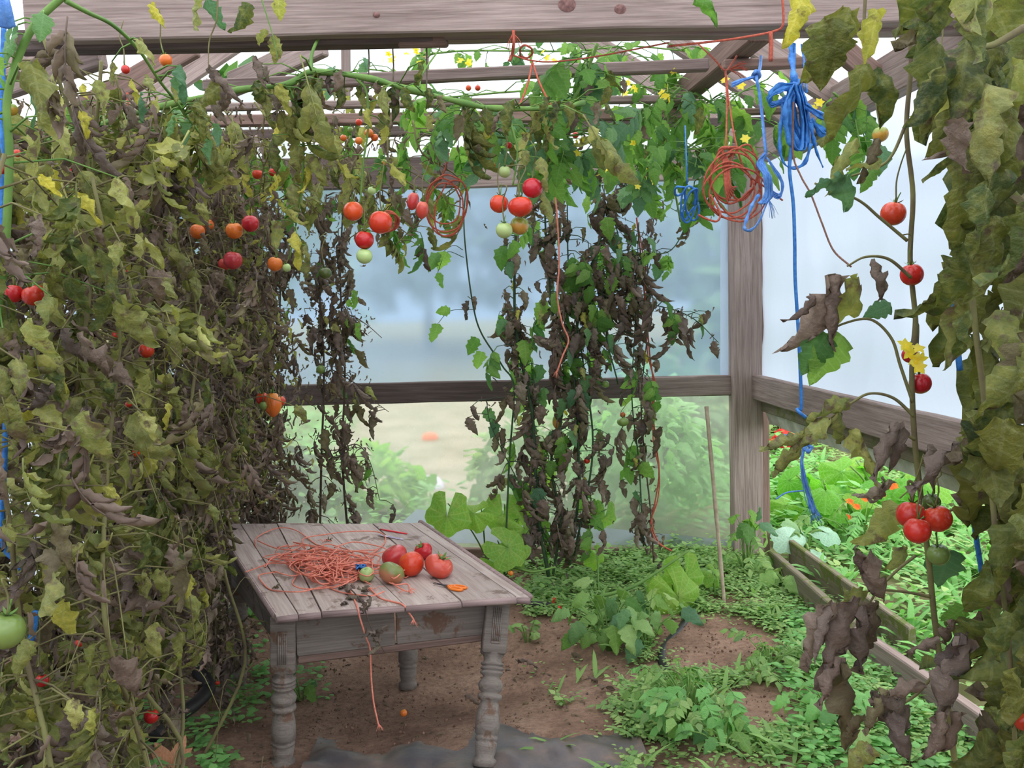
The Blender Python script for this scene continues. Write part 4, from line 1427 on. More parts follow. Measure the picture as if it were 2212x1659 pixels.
# big blue hank
YB2 = 3.0
gs = []
for k in range(11):
    ox, oz = random.uniform(-9, 9), random.uniform(-8, 8)
    Yk = YB2 + random.uniform(-.04, .04)
    gs.append(ribbon(smooth([P(1722 + ox, 178 + oz, Yk), P(1704 + ox, 230, Yk - .02), P(1714 + ox * 1.5, 290 + oz, Yk), P(1735 + ox, 318 + oz, Yk), P(1740 + ox, 270, Yk + .02), P(1733 + ox, 220, Yk), P(1722 + ox, 182, Yk)], 5), 0.022, 0.003, rv(), 1.5))
for k in range(5):
    oz = random.uniform(-7, 7)
    gs.append(ribbon(smooth([P(1724, 190 + oz, YB2), P(1690, 190 + oz, YB2 - .02), P(1664, 206 + oz, YB2), P(1668, 226 + oz * .5, YB2 + .01), P(1700, 216 + oz, YB2), P(1726, 206, YB2)], 5), 0.022, 0.003, rv(), 2))
    gs.append(ribbon(smooth([P(1738, 226, YB2), P(1765, 245 + oz, YB2 - .01), P(1794, 262 + oz, YB2), P(1796, 280 + oz * .6, YB2), P(1776, 286 + oz, YB2), P(1752, 258, YB2)], 5), 0.020, 0.003, rv(), 2))
gs.append(ribbon(smooth([P(1694, 210, YB2), P(1688, 260, YB2), P(1684, 310, YB2), P(1692, 350, YB2), P(1712, 363, YB2), P(1738, 352, YB2), P(1752, 310, YB2)], 5), 0.014, 0.004, rv(), 3))
gs.append(ribbon(smooth([P(1750, 262, YB2), P(1758, 300, YB2), P(1764, 328, YB2), P(1778, 362, YB2)], 5), 0.014, 0.004, rv(), 2))
gs.append(ribbon(smooth([P(1706, 84, 3.2), P(1710, 120, YB2 + .1), P(1714, 160, YB2), P(1722, 190, YB2)], 5), 0.022, 0.003, Vector((0, 1, 0)), 0.6))
gs.append(ribbon(smooth([P(1732, 96, 3.2), P(1738, 140, YB2 + .05), P(1742, 200, YB2)], 5), 0.010, 0.003, Vector((0, 1, 0)), 0.6))
obj('blue_twine_hank', merge(gs), M['twine_b'], label='big loopy hank of bright blue twine hanging from the tie beam', cat='twine', frame=Matrix.Translation(P(1725, 250, YB2)))
strand('blue_rope', [(1716, 96, 3.2), (1714, 200, 3.0), (1709, 320, 3.0), (1706, 370, 3.0), (1714, 440, 3.0), (1717, 520, 3.0), (1718, 600, 3.0), (1724, 700, 3.0), (1729, 800, 3.0), (1731, 880, 3.0), (1722, 884, 3.0), (1728, 892, 2.98), (1741, 902, 2.98)], 0.0065, 'twine_b', 'long dark blue cord hanging straight before the white side sheet')
gs = [tube(smooth([P(1742, 930, 3.0), P(1738, 960, 3.0), P(1732, 1000, 3.0), P(1738, 1040, 3.0), P(1748, 1080, 3.0), P(1758, 1110, 3.0)], 5), 0.006, n=5)]
for k in range(16):
    gs.append(tube(smooth([P(1732, 990, 3.0), P(1738 + random.uniform(-6, 6), 1040, 3.0 + random.uniform(-.02, .02)), P(1752 + random.uniform(-10, 8), 1090, 3.0), P(1764 + random.uniform(-14, 12), 1128 + random.uniform(-14, 6), 3.0)], 4), 0.0015, n=4))
gs.append(ribbon(smooth([P(1680, 958, 3.0), P(1690, 944, 3.0), P(1712, 942, 3.0), P(1716, 950, 3.02)], 5), 0.014, 0.004, Vector((0, 1, 0))))
gs.append(ribbon(smooth([P(1736, 964, 3.0), P(1744, 975, 2.99), P(1752, 968, 3.0), P(1744, 960, 3.0)], 5), 0.016, 0.006, Vector((0, 1, 0))))
gs.append(tube(smooth([P(1735, 1060, 3.0), P(1700, 1064, 3.0), P(1676, 1078, 3.0)], 5), 0.003, n=4))
obj('frayed_blue_twine', merge(gs), M['twine_lb'], label='frayed end of blue twine dangling in the open gap under the rail', cat='twine')
# pale blue hank
gs = [tube(smooth([P(1644, 122, 3.3), P(1641, 150, 3.2), P(1634, 166, 3.1), P(1640, 200, 3.1), P(1646, 250, 3.1), P(1654, 330, 3.05)], 5), 0.006, n=5)]
gs.append(tube(smooth(loop_pts(1633, 163, 6, 9, 3.12, 0, 8), 2), 0.008, n=5))
gs += [ribbon(smooth([P(1630, 166, 3.1), P(1608, 172 + k, 3.1), P(1580, 184 + 2 * k, 3.08)], 4), 0.008, 0.002, rv()) for k in range(-2, 3)]
for k in range(8):
    ox = random.uniform(-8, 8)
    gs.append(ribbon(smooth([P(1654, 330, 3.05), P(1642 + ox, 352, 3.05), P(1656 + ox, 380, 3.03), P(1660 + ox, 420, 3.05), P(1646 + ox, 440, 3.05)], 5), 0.012, 0.003, rv(), 2))
for k in range(4):
    gs.append(ribbon(smooth([P(1656, 340, 3.05), P(1672 + k * 2, 370, 3.05), P(1688 + k, 396, 3.05), P(1684, 420 + k * 3, 3.05), P(1662, 408 + 4 * k, 3.05)], 5), 0.008, 0.002, rv(), 1))
gs.append(ribbon(smooth([P(1640, 420, 3.05), P(1626, 440, 3.05), P(1614, 470, 3.05), P(1608, 492, 3.05), P(1620, 498, 3.05), P(1640, 478, 3.05), P(1660, 430, 3.05)], 5), 0.012, 0.003, Vector((0, 1, 0)), 1))
gs += fray(P(1660, 430, 3.05), (0.4, 0, -1), 12, 0.06, 0.001)
obj('pale_blue_twine_hank', merge(gs), M['twine_lb'], label='pale blue twine hank hanging in front of the corner post', cat='twine', frame=Matrix.Translation(P(1650, 390, 3.05)))
# little blue loop
gs = [tube(smooth([P(1480, 272, 3.3), P(1482, 330, 3.2), P(1484, 398, 3.2)], 5), 0.003, n=5)]
for i, (cx, cy, rx, ry, tl) in enumerate(((1486, 442, 16, 40, 0.1), (1494, 438, 15, 38, -0.15), (1490, 440, 10, 36, 0.35), (1468, 412, 13, 9, -0.3))):
    gs.append(tube(smooth(loop_pts(cx, cy, rx, ry, 3.2, tl, 10, 1, i), 3), 0.0042, n=5))
obj('small_blue_twine_loop', merge(gs), M['twine_b'], label='small thin blue twine loop hanging before the blue-grey back sheet', cat='twine', frame=Matrix.Translation(P(1485, 430, 3.2)))
strand('brown_string', [(1714, 220, 2.95), (1713, 330, 2.95), (1730, 380, 2.9), (1752, 420, 2.85), (1775, 480, 2.8), (1800, 540, 2.75), (1838, 576, 2.6)], 0.0032, 'twine_br', 'thin brown string slanting down to the right-hand plant')
gs = [tube(smooth([P(1445, 92, 3.28), P(1300, 120, 3.3), P(1200, 133, 3.25), P(1145, 130, 3.2), P(1105, 118, 3.2)], 5), 0.003, n=5)]
gs.append(tube(smooth([P(1109, 66, 3.16), P(1110, 90, 3.16), P(1106, 118, 3.2), P(1100, 132, 3.2)], 5), 0.006, n=5))
gs.append(tube(smooth(loop_pts(1136, 112, 14, 14, 3.2, 0, 10), 3), 0.0038, n=5))
gs.append(tube(smooth([P(1150, 134, 3.2), P(1140, 180, 3.15), P(1120, 230, 3.1), P(1102, 238, 3.08), P(1064, 234, 3.08), P(1080, 240, 3.12)], 5), 0.0038, n=5))
gs.append(tube(smooth([P(1150, 134, 3.2), P(1166, 180, 3.15), P(1190, 228, 3.1)], 5), 0.0038, n=5))
gs += fray(P(1108, 72, 3.16), (0, 0, -1), 6, 0.05, 0.002)
obj('orange_tie_twine', merge(gs), M['twine_r'], label='knotted orange twine that ties the long green vine to the beam', cat='twine', frame=Matrix.Translation(P(1150, 134, 3.2)))
strand('orange_tie_twine', [(1690, -10, 3.1), (1692, 50, 3.1), (1672, 68, 3.12), (1600, 82, 3.15), (1540, 90, 3.2), (1445, 100, 3.28)], 0.0045, 'twine_r', 'orange twine lashed over the tie beam above the blue hank', extra=[tube(smooth([P(1665, 70, 3.12), P(1666, 100, 3.12), P(1665, 132, 3.12)], 4), 0.008, n=5)])
strand('hanging_orange_twine', [(1195, 390, 5.0), (1202, 450, 5.0), (1208, 560, 5.0), (1204, 640, 5.0), (1215, 700, 5.0), (1228, 735, 5.0), (1215, 770, 5.0), (1203, 805, 5.0)], 0.005, 'twine_o', 'orange twine hanging through the green back plant, frayed end over the rail', extra=fray(P(1203, 800, 5.0), (0, 0, -1), 6, 0.04, 0.002))
q1 = [(1375, 470), (1385, 560), (1396, 680), (1404, 770), (1412, 830), (1410, 880), (1416, 950), (1424, 1020), (1416, 1080), (1408, 1130), (1422, 1170), (1448, 1190)]
strand('twisted_orange_twine', [(a, b, 5.3) for a, b in q1], 0.005, 'twine_r', 'long twisted orange twine hanging before the back sheet at right', extra=[tube(smooth([P(a + 5 * math.sin(i * 1.8), b, 5.28) for i, (a, b) in enumerate(q1)], 5), 0.004, n=5)])
gs = []
for i, (cx, cy, rx, ry, tl) in enumerate(((965, 440, 44, 62, 0.1), (962, 452, 40, 58, 0.0), (958, 436, 36, 50, -0.2), (975, 450, 34, 62, 0.25))):
    gs.append(tube(smooth(loop_pts(cx, cy, rx, ry, 3.6, tl, 14, 1, i + 40), 3), 0.0032, n=5))
gs.append(tube(smooth([P(970, 330, 3.6), P(955, 380, 3.6), P(930, 400, 3.6)], 5), 0.003, n=5))
obj('red_twine_coil', merge(gs), M['twine_r'], label='loose coil of thin faded red twine beside the plum tomatoes', cat='twine')
gs = [tube(smooth(loop_pts(838 + 2 * i, 478, 17, 22 - i, 3.15, 0.1 * i, 10, 1, i + 60), 3), 0.0034, n=5) for i in range(5)]
obj('red_twine_ring', merge(gs), M['twine_r'], label='tight red twine ring behind the largest hanging tomato', cat='twine')
strand('blue_strap', [(14, -20, 2.2), (8, 60, 2.2), (5, 220, 2.2), (6, 420, 2.2), (8, 640, 2.2), (12, 830, 2.2), (10, 1000, 2.2), (4, 1100, 2.2), (8, 1180, 2.2), (32, 1210, 2.2), (46, 1230, 2.2)], 0.0065, 'twine_b', 'blue twine running down the left edge beside the near plant')
strand('blue_strap', [(0, -10, 1.9), (8, 20, 1.9), (16, 56, 1.92)], 0.016, 'twine_lb', 'wide bright blue twine end at the top left corner')
strand('blue_strap', [(78, 1320, 2.1), (70, 1370, 2.1), (58, 1410, 2.1), (60, 1440, 2.15)], 0.008, 'twine_b', 'short blue twine piece low among the olive leaves, left')
strand('blue_strap', [(318, 1172, 3.2), (322, 1200, 3.2), (316, 1260, 3.22)], 0.009, 'twine_b', 'blue twine end directly below the small red tomato')
strand('blue_strap', [(2092, 960, 2.4), (2090, 1010, 2.4), (2100, 1100, 2.4), (2122, 1240, 2.4), (2140, 1330, 2.4), (2146, 1420, 2.4), (2150, 1560, 2.4), (2160, 1680, 2.4)], 0.008, 'twine_b', 'blue twine running down behind the large right-hand leaves')
strand('blue_strap', [(2060, 640, 2.1), (2066, 720, 2.1), (2074, 800, 2.1)], 0.008, 'twine_b', 'short run of blue twine beside the yellow flower on the right')
for i, (x, y0, y1) in enumerate(((848, 100, 180), (920, 60, 210), (795, 90, 160))):
    strand('grey_string', [(x, y0, 3.35), (x + 2, (y0 + y1) / 2, 3.3), (x + 1, y1, 3.25)], 0.003, 'twine_g', ('grey string dropping from the beam beside the leftmost yellow flowers', 'grey string crossing the beam splice', 'grey string left of the splice block')[i])
strand('red_string', [(275, 200, 3.1), (285, 330, 3.1), (292, 420, 3.1), (310, 470, 3.1), (300, 560, 3.1)], 0.004, 'twine_r', 'thin red string hanging in the left tomato row')

# ------------------------------------------------------------------ plants
RT = R.transposed()


def px_of(p):
    c = RT @ (Vector(p) - EYE)
    if c.z > -0.05:
        return None
    return W_ / 2 + F * c.x / -c.z, H_ / 2 - F * c.y / -c.z, p[1]


# what the photograph shows uncovered: (x0, y0, x1, y1, nearest depth a leaf may have there, share that is dropped)
CLEAR = [
    (500, 1128, 1150, 1335, 4.95, 1.0), (560, 1335, 1150, 1660, 4.4, 1.0), (815, 575, 985, 1090, 9, 1.0), (1480, 130, 1800, 500, 3.4, 1.0),
    (1642, 380, 1790, 840, 9, 1.0), (1655, 905, 1830, 1180, 4, 0.9), (80, -60, 1640, 66, 3.2, 0.85), (1570, 470, 1645, 1120, 9, 1.0), (1440, 500, 1570, 640, 9, 0.9),
    (1050, 1335, 1340, 1600, 4.2, 1.0), (410, 1440, 600, 1660, 3.9, 0.85), (310, 1590, 460, 1670, 4, 1.0), (330, 1545, 440, 1600, 2.9, .7), (860, 430, 1010, 540, 3.5, 0.9), (1150, 880, 1240, 1100, 3.0, 1.0),
]


def ok(mid, size):
    q = px_of(mid)
    if q is None:
        return True
    x, y, Y_ = q
    s = size * F / max(Y_, 0.3)
    for kx, ky, kr, kY in KEEP:
        if Y_ < kY + 0.05:
            dd = kr * 0.9 + 0.30 * s
            if (x - kx) ** 2 + (y - ky) ** 2 < dd * dd:
                return False
    for x0, y0, x1, y1, ym, sh in CLEAR:
        m_ = 0.25 * s
        if Y_ < ym and x0 - m_ < x < x1 + m_ and y0 - m_ < y < y1 + m_ and random.random() < sh:
            return False
    return True


def on_path(q, t):
    i = min(int(t * (len(q) - 1)), len(q) - 2)
    f = t * (len(q) - 1) - i
    return q[i].lerp(q[i + 1], f), (q[i + 1] - q[i]).normalized()


NLEAF = [0]


def leaves(root, q, n, kind, mats, size, t=(0.0, 1.0), reach=(0.03, 0.12), down=0.7, gs=None, pet=True, face=0.5, side=None):
    """n leaves on the curve q, each on a stalk of its own; down 0..1 turns the blades towards the ground"""
    for _ in range(n):
        p, tg = on_path(q, random.uniform(*t))
        a = random.uniform(0, 2 * PI)
        h = Vector((math.cos(a), math.sin(a), 0))
        if side is not None:
            h = (h + side).normalized()
        rc = random.uniform(*reach)
        e_ = p + h * rc + Vector((0, 0, rc * random.uniform(-0.4, 0.25)))
        dn = down * random.uniform(0.7, 1.2)
        d = (h * max(0.05, 1 - dn) + Vector((0, 0, -dn)) + rv(0.16)).normalized()
        sz = random.uniform(*size)
        if not ok(e_ + d * sz * 0.5, sz):
            continue
        nr = (h * dn + Vector((0, 0, 1 - dn * 0.8)) + Vector((0, -face * random.random(), 0)) + rv(0.35))
        m = random.choice(mats)
        add_leaf(root, kind, m, e_, d, nr, sz)
        NLEAF[0] += 1
        if pet and gs is not None:
            mid = p.lerp(e_, 0.5) + Vector((0, 0, rc * 0.12))
            gs.append(tube([p, mid, e_], 0.0022 + 0.006 * sz, 0.0016 + 0.003 * sz, 4))


def debris(name, q, n, mat, size, spread, parent, t=(0, 1), kind='tinycurl', down=0.8, yflat=1.0):
    """bits too small and dense to pick apart, round the curve q: one part"""
    Pp, D_, N_, S_ = [], [], [], []
    for _ in range(n):
        p, _t = on_path(q, random.uniform(*t))
        p = p + Vector((random.gauss(0, spread), random.gauss(0, spread * yflat), random.gauss(0, 0.03)))
        sz = random.uniform(*size)
        d = Vector((random.gauss(0, .6), random.gauss(0, .6), -down * 2.0 + random.gauss(0, .4))).normalized()
        if not ok(p + d * sz * 0.5, sz * 1.2) or (sz > 0.1 and not ok(p + d * sz, sz * .8)):
            continue
        Pp.append(tuple(p))
        D_.append(tuple(d))
        N_.append(tuple(rv()))
        S_.append(sz)
    if Pp:
        obj(name, scatter(kind, Pp, D_, N_, S_), M[mat], parent, kind='stuff')


def wpath(pts, Y_=None, n=8):
    return smooth([P(a[0], a[1], a[2] if len(a) > 2 else Y_) for a in pts], n)


# the row of tomatoes on the left: root point, height, tilt, mix of leaves
ROW = [
    # X, Y, top z, label, counts: droop single, droop compound, yellow, wither, wither compound, debris, more foliage
    (-0.98, 1.95, 2.1, 'nearest tomato plant of the left row, olive drooping leaves, cut by the left edge', 150, 34, 14, 70, 14, 90, 0.085, 60),
    (-1.06, 2.40, 2.15, 'second tomato plant of the left row, mottled olive leaves with brown tips', 150, 40, 16, 80, 18, 200, 0.085, 90),
    (-1.10, 2.90, 2.25, 'third tomato plant of the left row, long drooping olive leaves over withered ones', 120, 44, 14, 90, 34, 320, 0.085, 110),
    (-1.13, 3.40, 2.3, 'tomato plant of the left row half olive and half withered brown', 60, 40, 10, 90, 60, 700, 0.08, 120),
    (-1.17, 3.95, 2.35, 'mostly dead brown tomato plant of the left row beside the table', 26, 24, 6, 90, 90, 1100, 0.08, 120),
    (-1.24, 4.55, 2.45, 'dead grey-brown tomato plant behind the back left table leg', 16, 20, 4, 90, 100, 1200, 0.08, 120),
    (-1.34, 5.15, 2.5, 'last dead tomato plant of the left row, next to the back wall', 12, 18, 3, 80, 90, 1000, 0.08, 110),
    (-1.62, 2.75, 2.2, 'olive tomato plant standing behind the front left row, near one', 60, 40, 10, 40, 24, 300, 0.10, 120),
    (-1.66, 3.6, 2.3, 'browning tomato plant standing behind the front left row, middle one', 30, 34, 6, 40, 40, 600, 0.09, 130),
    (-1.72, 4.6, 2.4, 'withered tomato plant standing behind the front left row, far one', 12, 20, 4, 40, 50, 700, 0.085, 130),
]
ROOTS = []
for (X, Y_, zt, lab, nd, ndc, ny, nw, nwc, ndb, sz, nmore) in ROW:
    root = empty('tomato_plant', (X, Y_, hz(X, Y_)), lab, 'tomato plant', 'tomato plants of the left row')
    ROOTS.append(root)
    gs = []
    far = sz < 0.1
    qs = []
    for k in range(2):
        x0, y0 = X + random.uniform(-.05, .05), Y_ + random.uniform(-.1, .1)
        pts = [Vector((x0, y0, hz(x0, y0) - 0.02))]
        z = 0.0
        while z < zt:
            z += 0.35
            pts.append(Vector((x0 + random.gauss(0, .05) + 0.10 * k, y0 + random.gauss(0, .06) + 0.22 * k, z)))
        q = smooth(pts, 5)
        qs.append(q)
        gs.append(tube(q, 0.0075, 0.005, 6))
    sm = 'stem_dry' if nd > 20 else 'stem_br'
    lo = 0.02 if nd > 60 else 0.10
    for k in range(2):
        q = qs[k]
        leaves(root, q, nd // 2, 'droop', ['leaf_olive'] * 5 + ['leaf_right'] * 2 + ['leaf_brown'], (sz * 0.75, sz * 1.45), (lo, 1), (0.03, 0.24), 0.82, gs)
        leaves(root, q, ndc // 2, 'droop_c', ['leaf_olive', 'leaf_olive', 'leaf_right'], (sz * 1.6, sz * 2.6), (0.15, 1), (0.02, 0.16), 0.75, gs)
        leaves(root, q, ny // 2, 'droop', ['leaf_yellow'], (sz * 0.7, sz * 1.1), (0.3, 1), (0.08, 0.24), 0.6, gs)
        leaves(root, q, nw // 2, 'wither', ['leaf_brown', 'leaf_brown', 'leaf_dark'], (sz * 0.7, sz * 1.4), (0.03, 0.95), (0.02, 0.22), 0.95, gs)
        leaves(root, q, nwc // 2, 'wither_c', ['leaf_brown', 'leaf_brown', 'leaf_dark'], (sz * 1.8, sz * 3.0), (0.1, 0.98), (0.02, 0.16), 0.95, gs)
        debris('withered_foliage', q, ndb // 2, random.choice(('leaf_brown', 'leaf_dark', 'leaf_brown')), (0.035, 0.075), 0.11, root, (0.05, 0.95))
        dead = nd < 62
        debris('withered_foliage' if dead else 'dense_foliage', q, nmore // 2, 'leaf_brown' if dead else 'leaf_olive', (sz * 1.8, sz * 2.8), 0.13, root, (0.05, 0.98), 'wither_c' if dead else 'droop_c', 0.9)
        if dead:
            debris('withered_foliage', q, ndb // 4, 'leaf_olive', (0.03, 0.06), 0.13, root, (0.35, 1))
            debris('withered_foliage', q, nmore // 4, 'leaf_dark', (sz * 1.8, sz * 2.8), 0.14, root, (0.05, 0.98), 'wither_c', 0.9)
        else:
            debris('withered_foliage', q, nmore // 3, 'leaf_brown', (sz * 1.6, sz * 2.5), 0.14, root, (0.05, 1), 'wither_c', 0.9)
    for j in range(12):                  # bare dry side shoots
            p, _ = on_path(q, random.uniform(0.1, 0.9))
            a = random.uniform(0, 6.28)
            h = Vector((math.cos(a), math.sin(a), 0)) * random.uniform(.1, .28)
            gs.append(tube(smooth([p, p + h * .5 + Vector((0, 0, .05)), p + h + Vector((0, 0, random.uniform(-.35, .05)))], 4), 0.003, 0.001, 4))
    obj('stem', merge(gs), M[sm], root)

# thick green stem and long arching shoots at the top left
root = vine0 = empty('tomato_vine', P(14, 700, 2.0), 'thick green tomato vine with a long arching shoot under the tie beam', 'tomato plant')
gs = []
v1 = wpath([(-60, 1750), (-50, 1200), (-20, 800), (4, 600), (12, 540), (20, 338), (17, 203), (68, 64), (150, -20)], 2.05)
gs.append(tube(v1, 0.011, 0.008, 8))
v2 = wpath([(142, 2, 2.05), (190, 27, 2.1), (245, 55, 2.2), (300, 108, 2.3), (345, 175, 2.4), (385, 225, 2.5), (440, 300, 2.6)])
gs.append(tube(v2, 0.006, 0.003, 6))
v3 = wpath([(100, 308, 2.7), (180, 282, 2.8), (240, 262, 2.9), (330, 235, 2.95), (500, 197, 3.0), (620, 182, 3.02), (672, 156, 3.02), (790, 168, 3.02), (880, 192, 3.02), (1000, 222, 3.04), (1070, 234, 3.06), (1200, 233, 3.1), (1260, 222, 3.2)])
gs.append(tube(v3, [0.010 + 0.002 * math.sin(i * 0.8) for i in range(len(v3))], None, 7))
v4 = wpath([(620, 182, 3.02), (645, 240, 3.03), (655, 310, 3.04), (652, 400, 3.05), (640, 480, 3.06), (625, 560, 3.1)])
gs.append(tube(v4, 0.006, 0.003, 6))
gs.append(tube(wpath([(672, 158, 3.02), (675, 112, 3.1), (700, 60, 3.4)]), 0.007, 0.005, 6))
v5 = wpath([(300, 262, 2.9), (325, 300, 2.9), (330, 380, 2.9), (318, 470, 2.9)])
gs.append(tube(v5, 0.005, 0.003, 6))
v6 = wpath([(905, 190, 3.02), (912, 160, 3.1), (950, 105, 3.2)])
gs.append(tube(v6, 0.005, 0.003, 6))
v7 = wpath([(770, 170, 3.02), (792, 200, 3.03), (795, 280, 3.04), (785, 350, 3.05), (778, 440, 3.06)])
gs.append(tube(v7, 0.005, 0.003, 6))
v7b = wpath([(1095, 240, 3.05), (1110, 290, 3.04), (1118, 330, 3.04), (1108, 400, 3.05)])
gs.append(tube(v7b, 0.005, 0.003, 6))
leaves(root, v1, 26, 'droop', ['leaf_olive', 'leaf_right'], (0.09, 0.15), (0.3, 0.8), (0.06, 0.25), 0.8, gs)
leaves(root, v1, 10, 'fresh', ['leaf_blue', 'leaf_green'], (0.05, 0.09), (0.72, 1), (0.02, 0.08), 0.6, gs)
leaves(root, v2, 22, 'droop', ['leaf_olive', 'leaf_right', 'leaf_blue'], (0.06, 0.10), (0.1, 1), (0.02, 0.1), 0.75, gs)
leaves(root, v3, 74, 'droop', ['leaf_olive', 'leaf_right', 'leaf_right', 'leaf_brown'], (0.07, 0.135), (0, 1), (0.03, 0.2), 0.8, gs)
leaves(root, v3, 26, 'droop_c', ['leaf_olive', 'leaf_right'], (0.22, 0.34), (0, 1), (0.03, 0.2), 0.7, gs)
leaves(root, v3, 26, 'wither', ['leaf_brown', 'leaf_dark'], (0.08, 0.13), (0, 0.6), (0.03, 0.2), 0.9, gs)
for vv, n in ((v4, 26), (v5, 22), (v7, 20), (v7b, 10)):
    leaves(root, vv, n, 'droop', ['leaf_olive', 'leaf_olive', 'leaf_yellow', 'leaf_right'], (0.07, 0.14), (0, 1), (0.02, 0.1), 0.8, gs)
obj('stem', merge(gs), M['stem'], root)

# tangle over the laths on the left and in the middle
root = empty('tomato_vine', P(500, 330, 3.8), 'tangle of yellowing tomato vines sagging from the laths over the table', 'tomato plant')
gs = []
for k in range(20):
    x0, y0 = random.uniform(120, 900), random.uniform(180, 300)
    Yk = random.uniform(3.3, 4.8)
    q = wpath([(x0, y0, Yk), (x0 + random.uniform(-90, 90), y0 + 70, Yk), (x0 + random.uniform(-60, 120), y0 + 140, Yk + .1), (x0 + random.uniform(-60, 160), y0 + 230, Yk + .2)])
    gs.append(tube(q, 0.005, 0.0025, 5))
    leaves(root, q, 9, 'droop', ['leaf_olive', 'leaf_olive', 'leaf_right', 'leaf_yellow', 'leaf_brown'], (0.07, 0.13), (0, 1), (0.03, 0.14), 0.75, gs)
    leaves(root, q, 4, 'droop_c', ['leaf_olive', 'leaf_green'], (0.18, 0.28), (0, 1), (0.03, 0.16), 0.65, gs)
    leaves(root, q, 5, 'wither', ['leaf_brown', 'leaf_dark'], (0.06, 0.11), (0, 1), (0.03, 0.14), 0.9, gs)
    debris('withered_foliage', q, 26, 'leaf_brown', (0.03, 0.06), 0.10, root)
    obj('stem', merge(gs), M['stem_dry'], root)
    gs = []

# fresh green canopy over the laths
root = empty('tomato_vine', P(1250, 250, 4.0), 'fresh green tomato vine spreading over the roof laths, with yellow flowers', 'tomato plant')
gs = []
CAN = [
    [(1470, 480, 4.3), (1440, 300, 4.3), (1450, 205, 4.3), (1400, 130, 4.3), (1330, 100, 4.4)], [(1290, 95, 3.4), (1265, 160, 3.4), (1240, 210, 3.4), (1195, 245, 3.4), (1120, 300, 3.5)],
    [(1470, 190, 3.7), (1400, 250, 3.7), (1340, 285, 3.7), (1290, 320, 3.7), (1205, 330, 3.7), (1130, 300, 3.7)], [(985, 215, 3.5), (1030, 260, 3.5), (1060, 292, 3.5), (1150, 300, 3.5), (1260, 290, 3.6)],
    [(900, 120, 4.5), (1000, 110, 4.5), (1120, 110, 4.5), (1240, 110, 4.5), (1360, 100, 4.5), (1480, 110, 4.4)], [(880, 200, 4.2), (960, 210, 4.2), (1080, 200, 4.2), (1220, 190, 4.2), (1340, 180, 4.2), (1450, 200, 4.2)],
    [(860, 270, 4.6), (960, 290, 4.6), (1100, 270, 4.6), (1220, 280, 4.6), (1360, 270, 4.6), (1460, 300, 4.6)], [(1180, 350, 4.0), (1280, 360, 4.0), (1360, 370, 4.1), (1440, 330, 4.1), (1520, 320, 4.1)],
    [(1400, 440, 4.6), (1380, 360, 4.6), (1420, 290, 4.6), (1500, 240, 4.5), (1560, 200, 4.4)], [(640, 130, 5.2), (720, 160, 5.2), (800, 150, 5.2), (900, 170, 5.2)],
]
for k, pts in enumerate(CAN):
    q = wpath(pts)
    gs.append(tube(q, 0.008 if k in (1, 2, 3) else 0.005, 0.004, 6))
    L = 22 if k < 9 else 10
    leaves(root, q, L, 'fresh', ['leaf_green', 'leaf_green', 'leaf_green', 'leaf_blue'], (0.055, 0.105), (0, 1), (0.03, 0.22), 0.5, gs)
    leaves(root, q, 10 if k < 9 else 4, 'fresh_c', ['leaf_green', 'leaf_green', 'leaf_blue'], (0.15, 0.26), (0, 1), (0.03, 0.16), 0.45, gs)
    leaves(root, q, 6 if k not in (4, 5) else 1, 'droop', ['leaf_olive', 'leaf_right', 'leaf_brown'], (0.06, 0.12), (0, 1), (0.03, 0.16), 0.8, gs)
    obj('stem', merge(gs), M['stem'], root)
    gs = []
for (px, py, Yk, n) in ((1440, 200, 3.65, 7), (1260, 290, 3.55, 5), (1345, 310, 3.6, 5), (1000, 130, 4.0, 5), (840, 125, 4.2, 4), (902, 112, 4.2, 4), (1395, 385, 4.0, 6), (1180, 128, 4.2, 3), (1360, 190, 4.0, 4), (1315, 370, 4.0, 5)):
    c = P(px, py, Yk)
    for k in range(n):
        d = rv()
        fl = scatter('tiny', [(0, 0, 0)] * 5, [(math.cos(a * 1.257), math.sin(a * 1.257), 0.4) for a in range(5)], [(0, 0, 1)] * 5, [0.020] * 5)
        Mx = Matrix.Translation(c + Vector((random.gauss(0, .022), random.gauss(0, .02), random.gauss(0, .025)))) @ Vector((0, 0, 1)).rotation_difference(d.normalized()).to_matrix().to_4x4()
        obj('flower', xf(fl, Mx), M['flower_y'], root)

root = empty('tomato_vine', P(1700, 220, 4.4), 'green vine with yellow flowers crossing the rafters behind the blue twine', 'tomato plant')
gs = []
for pts in ([(1470, 330, 4.6), (1560, 270, 4.6), (1640, 258, 4.5), (1720, 290, 4.4), (1790, 250, 4.3)], [(1500, 200, 4.2), (1560, 230, 4.2), (1600, 200, 4.2), (1660, 170, 4.2)],
            [(1640, 300, 4.6), (1600, 340, 4.6), (1560, 370, 4.5), (1540, 430, 4.4)], [(1800, 200, 4.0), (1840, 240, 4.0), (1860, 320, 3.9)], [(1550, 300, 4.6), (1520, 390, 4.5), (1480, 350, 4.4)]):
    q = wpath(pts)
    gs.append(tube(q, 0.006, 0.003, 6))
    leaves(root, q, 12, 'fresh', ['leaf_green', 'leaf_green', 'leaf_blue'], (0.09, 0.16), (0, 1), (0.02, 0.12), 0.6, gs)
    leaves(root, q, 4, 'fresh_c', ['leaf_green'], (0.16, 0.26), (0, 1), (0.02, 0.1), 0.6, gs)
    obj('stem', merge(gs), M['stem'], root)
    gs = []
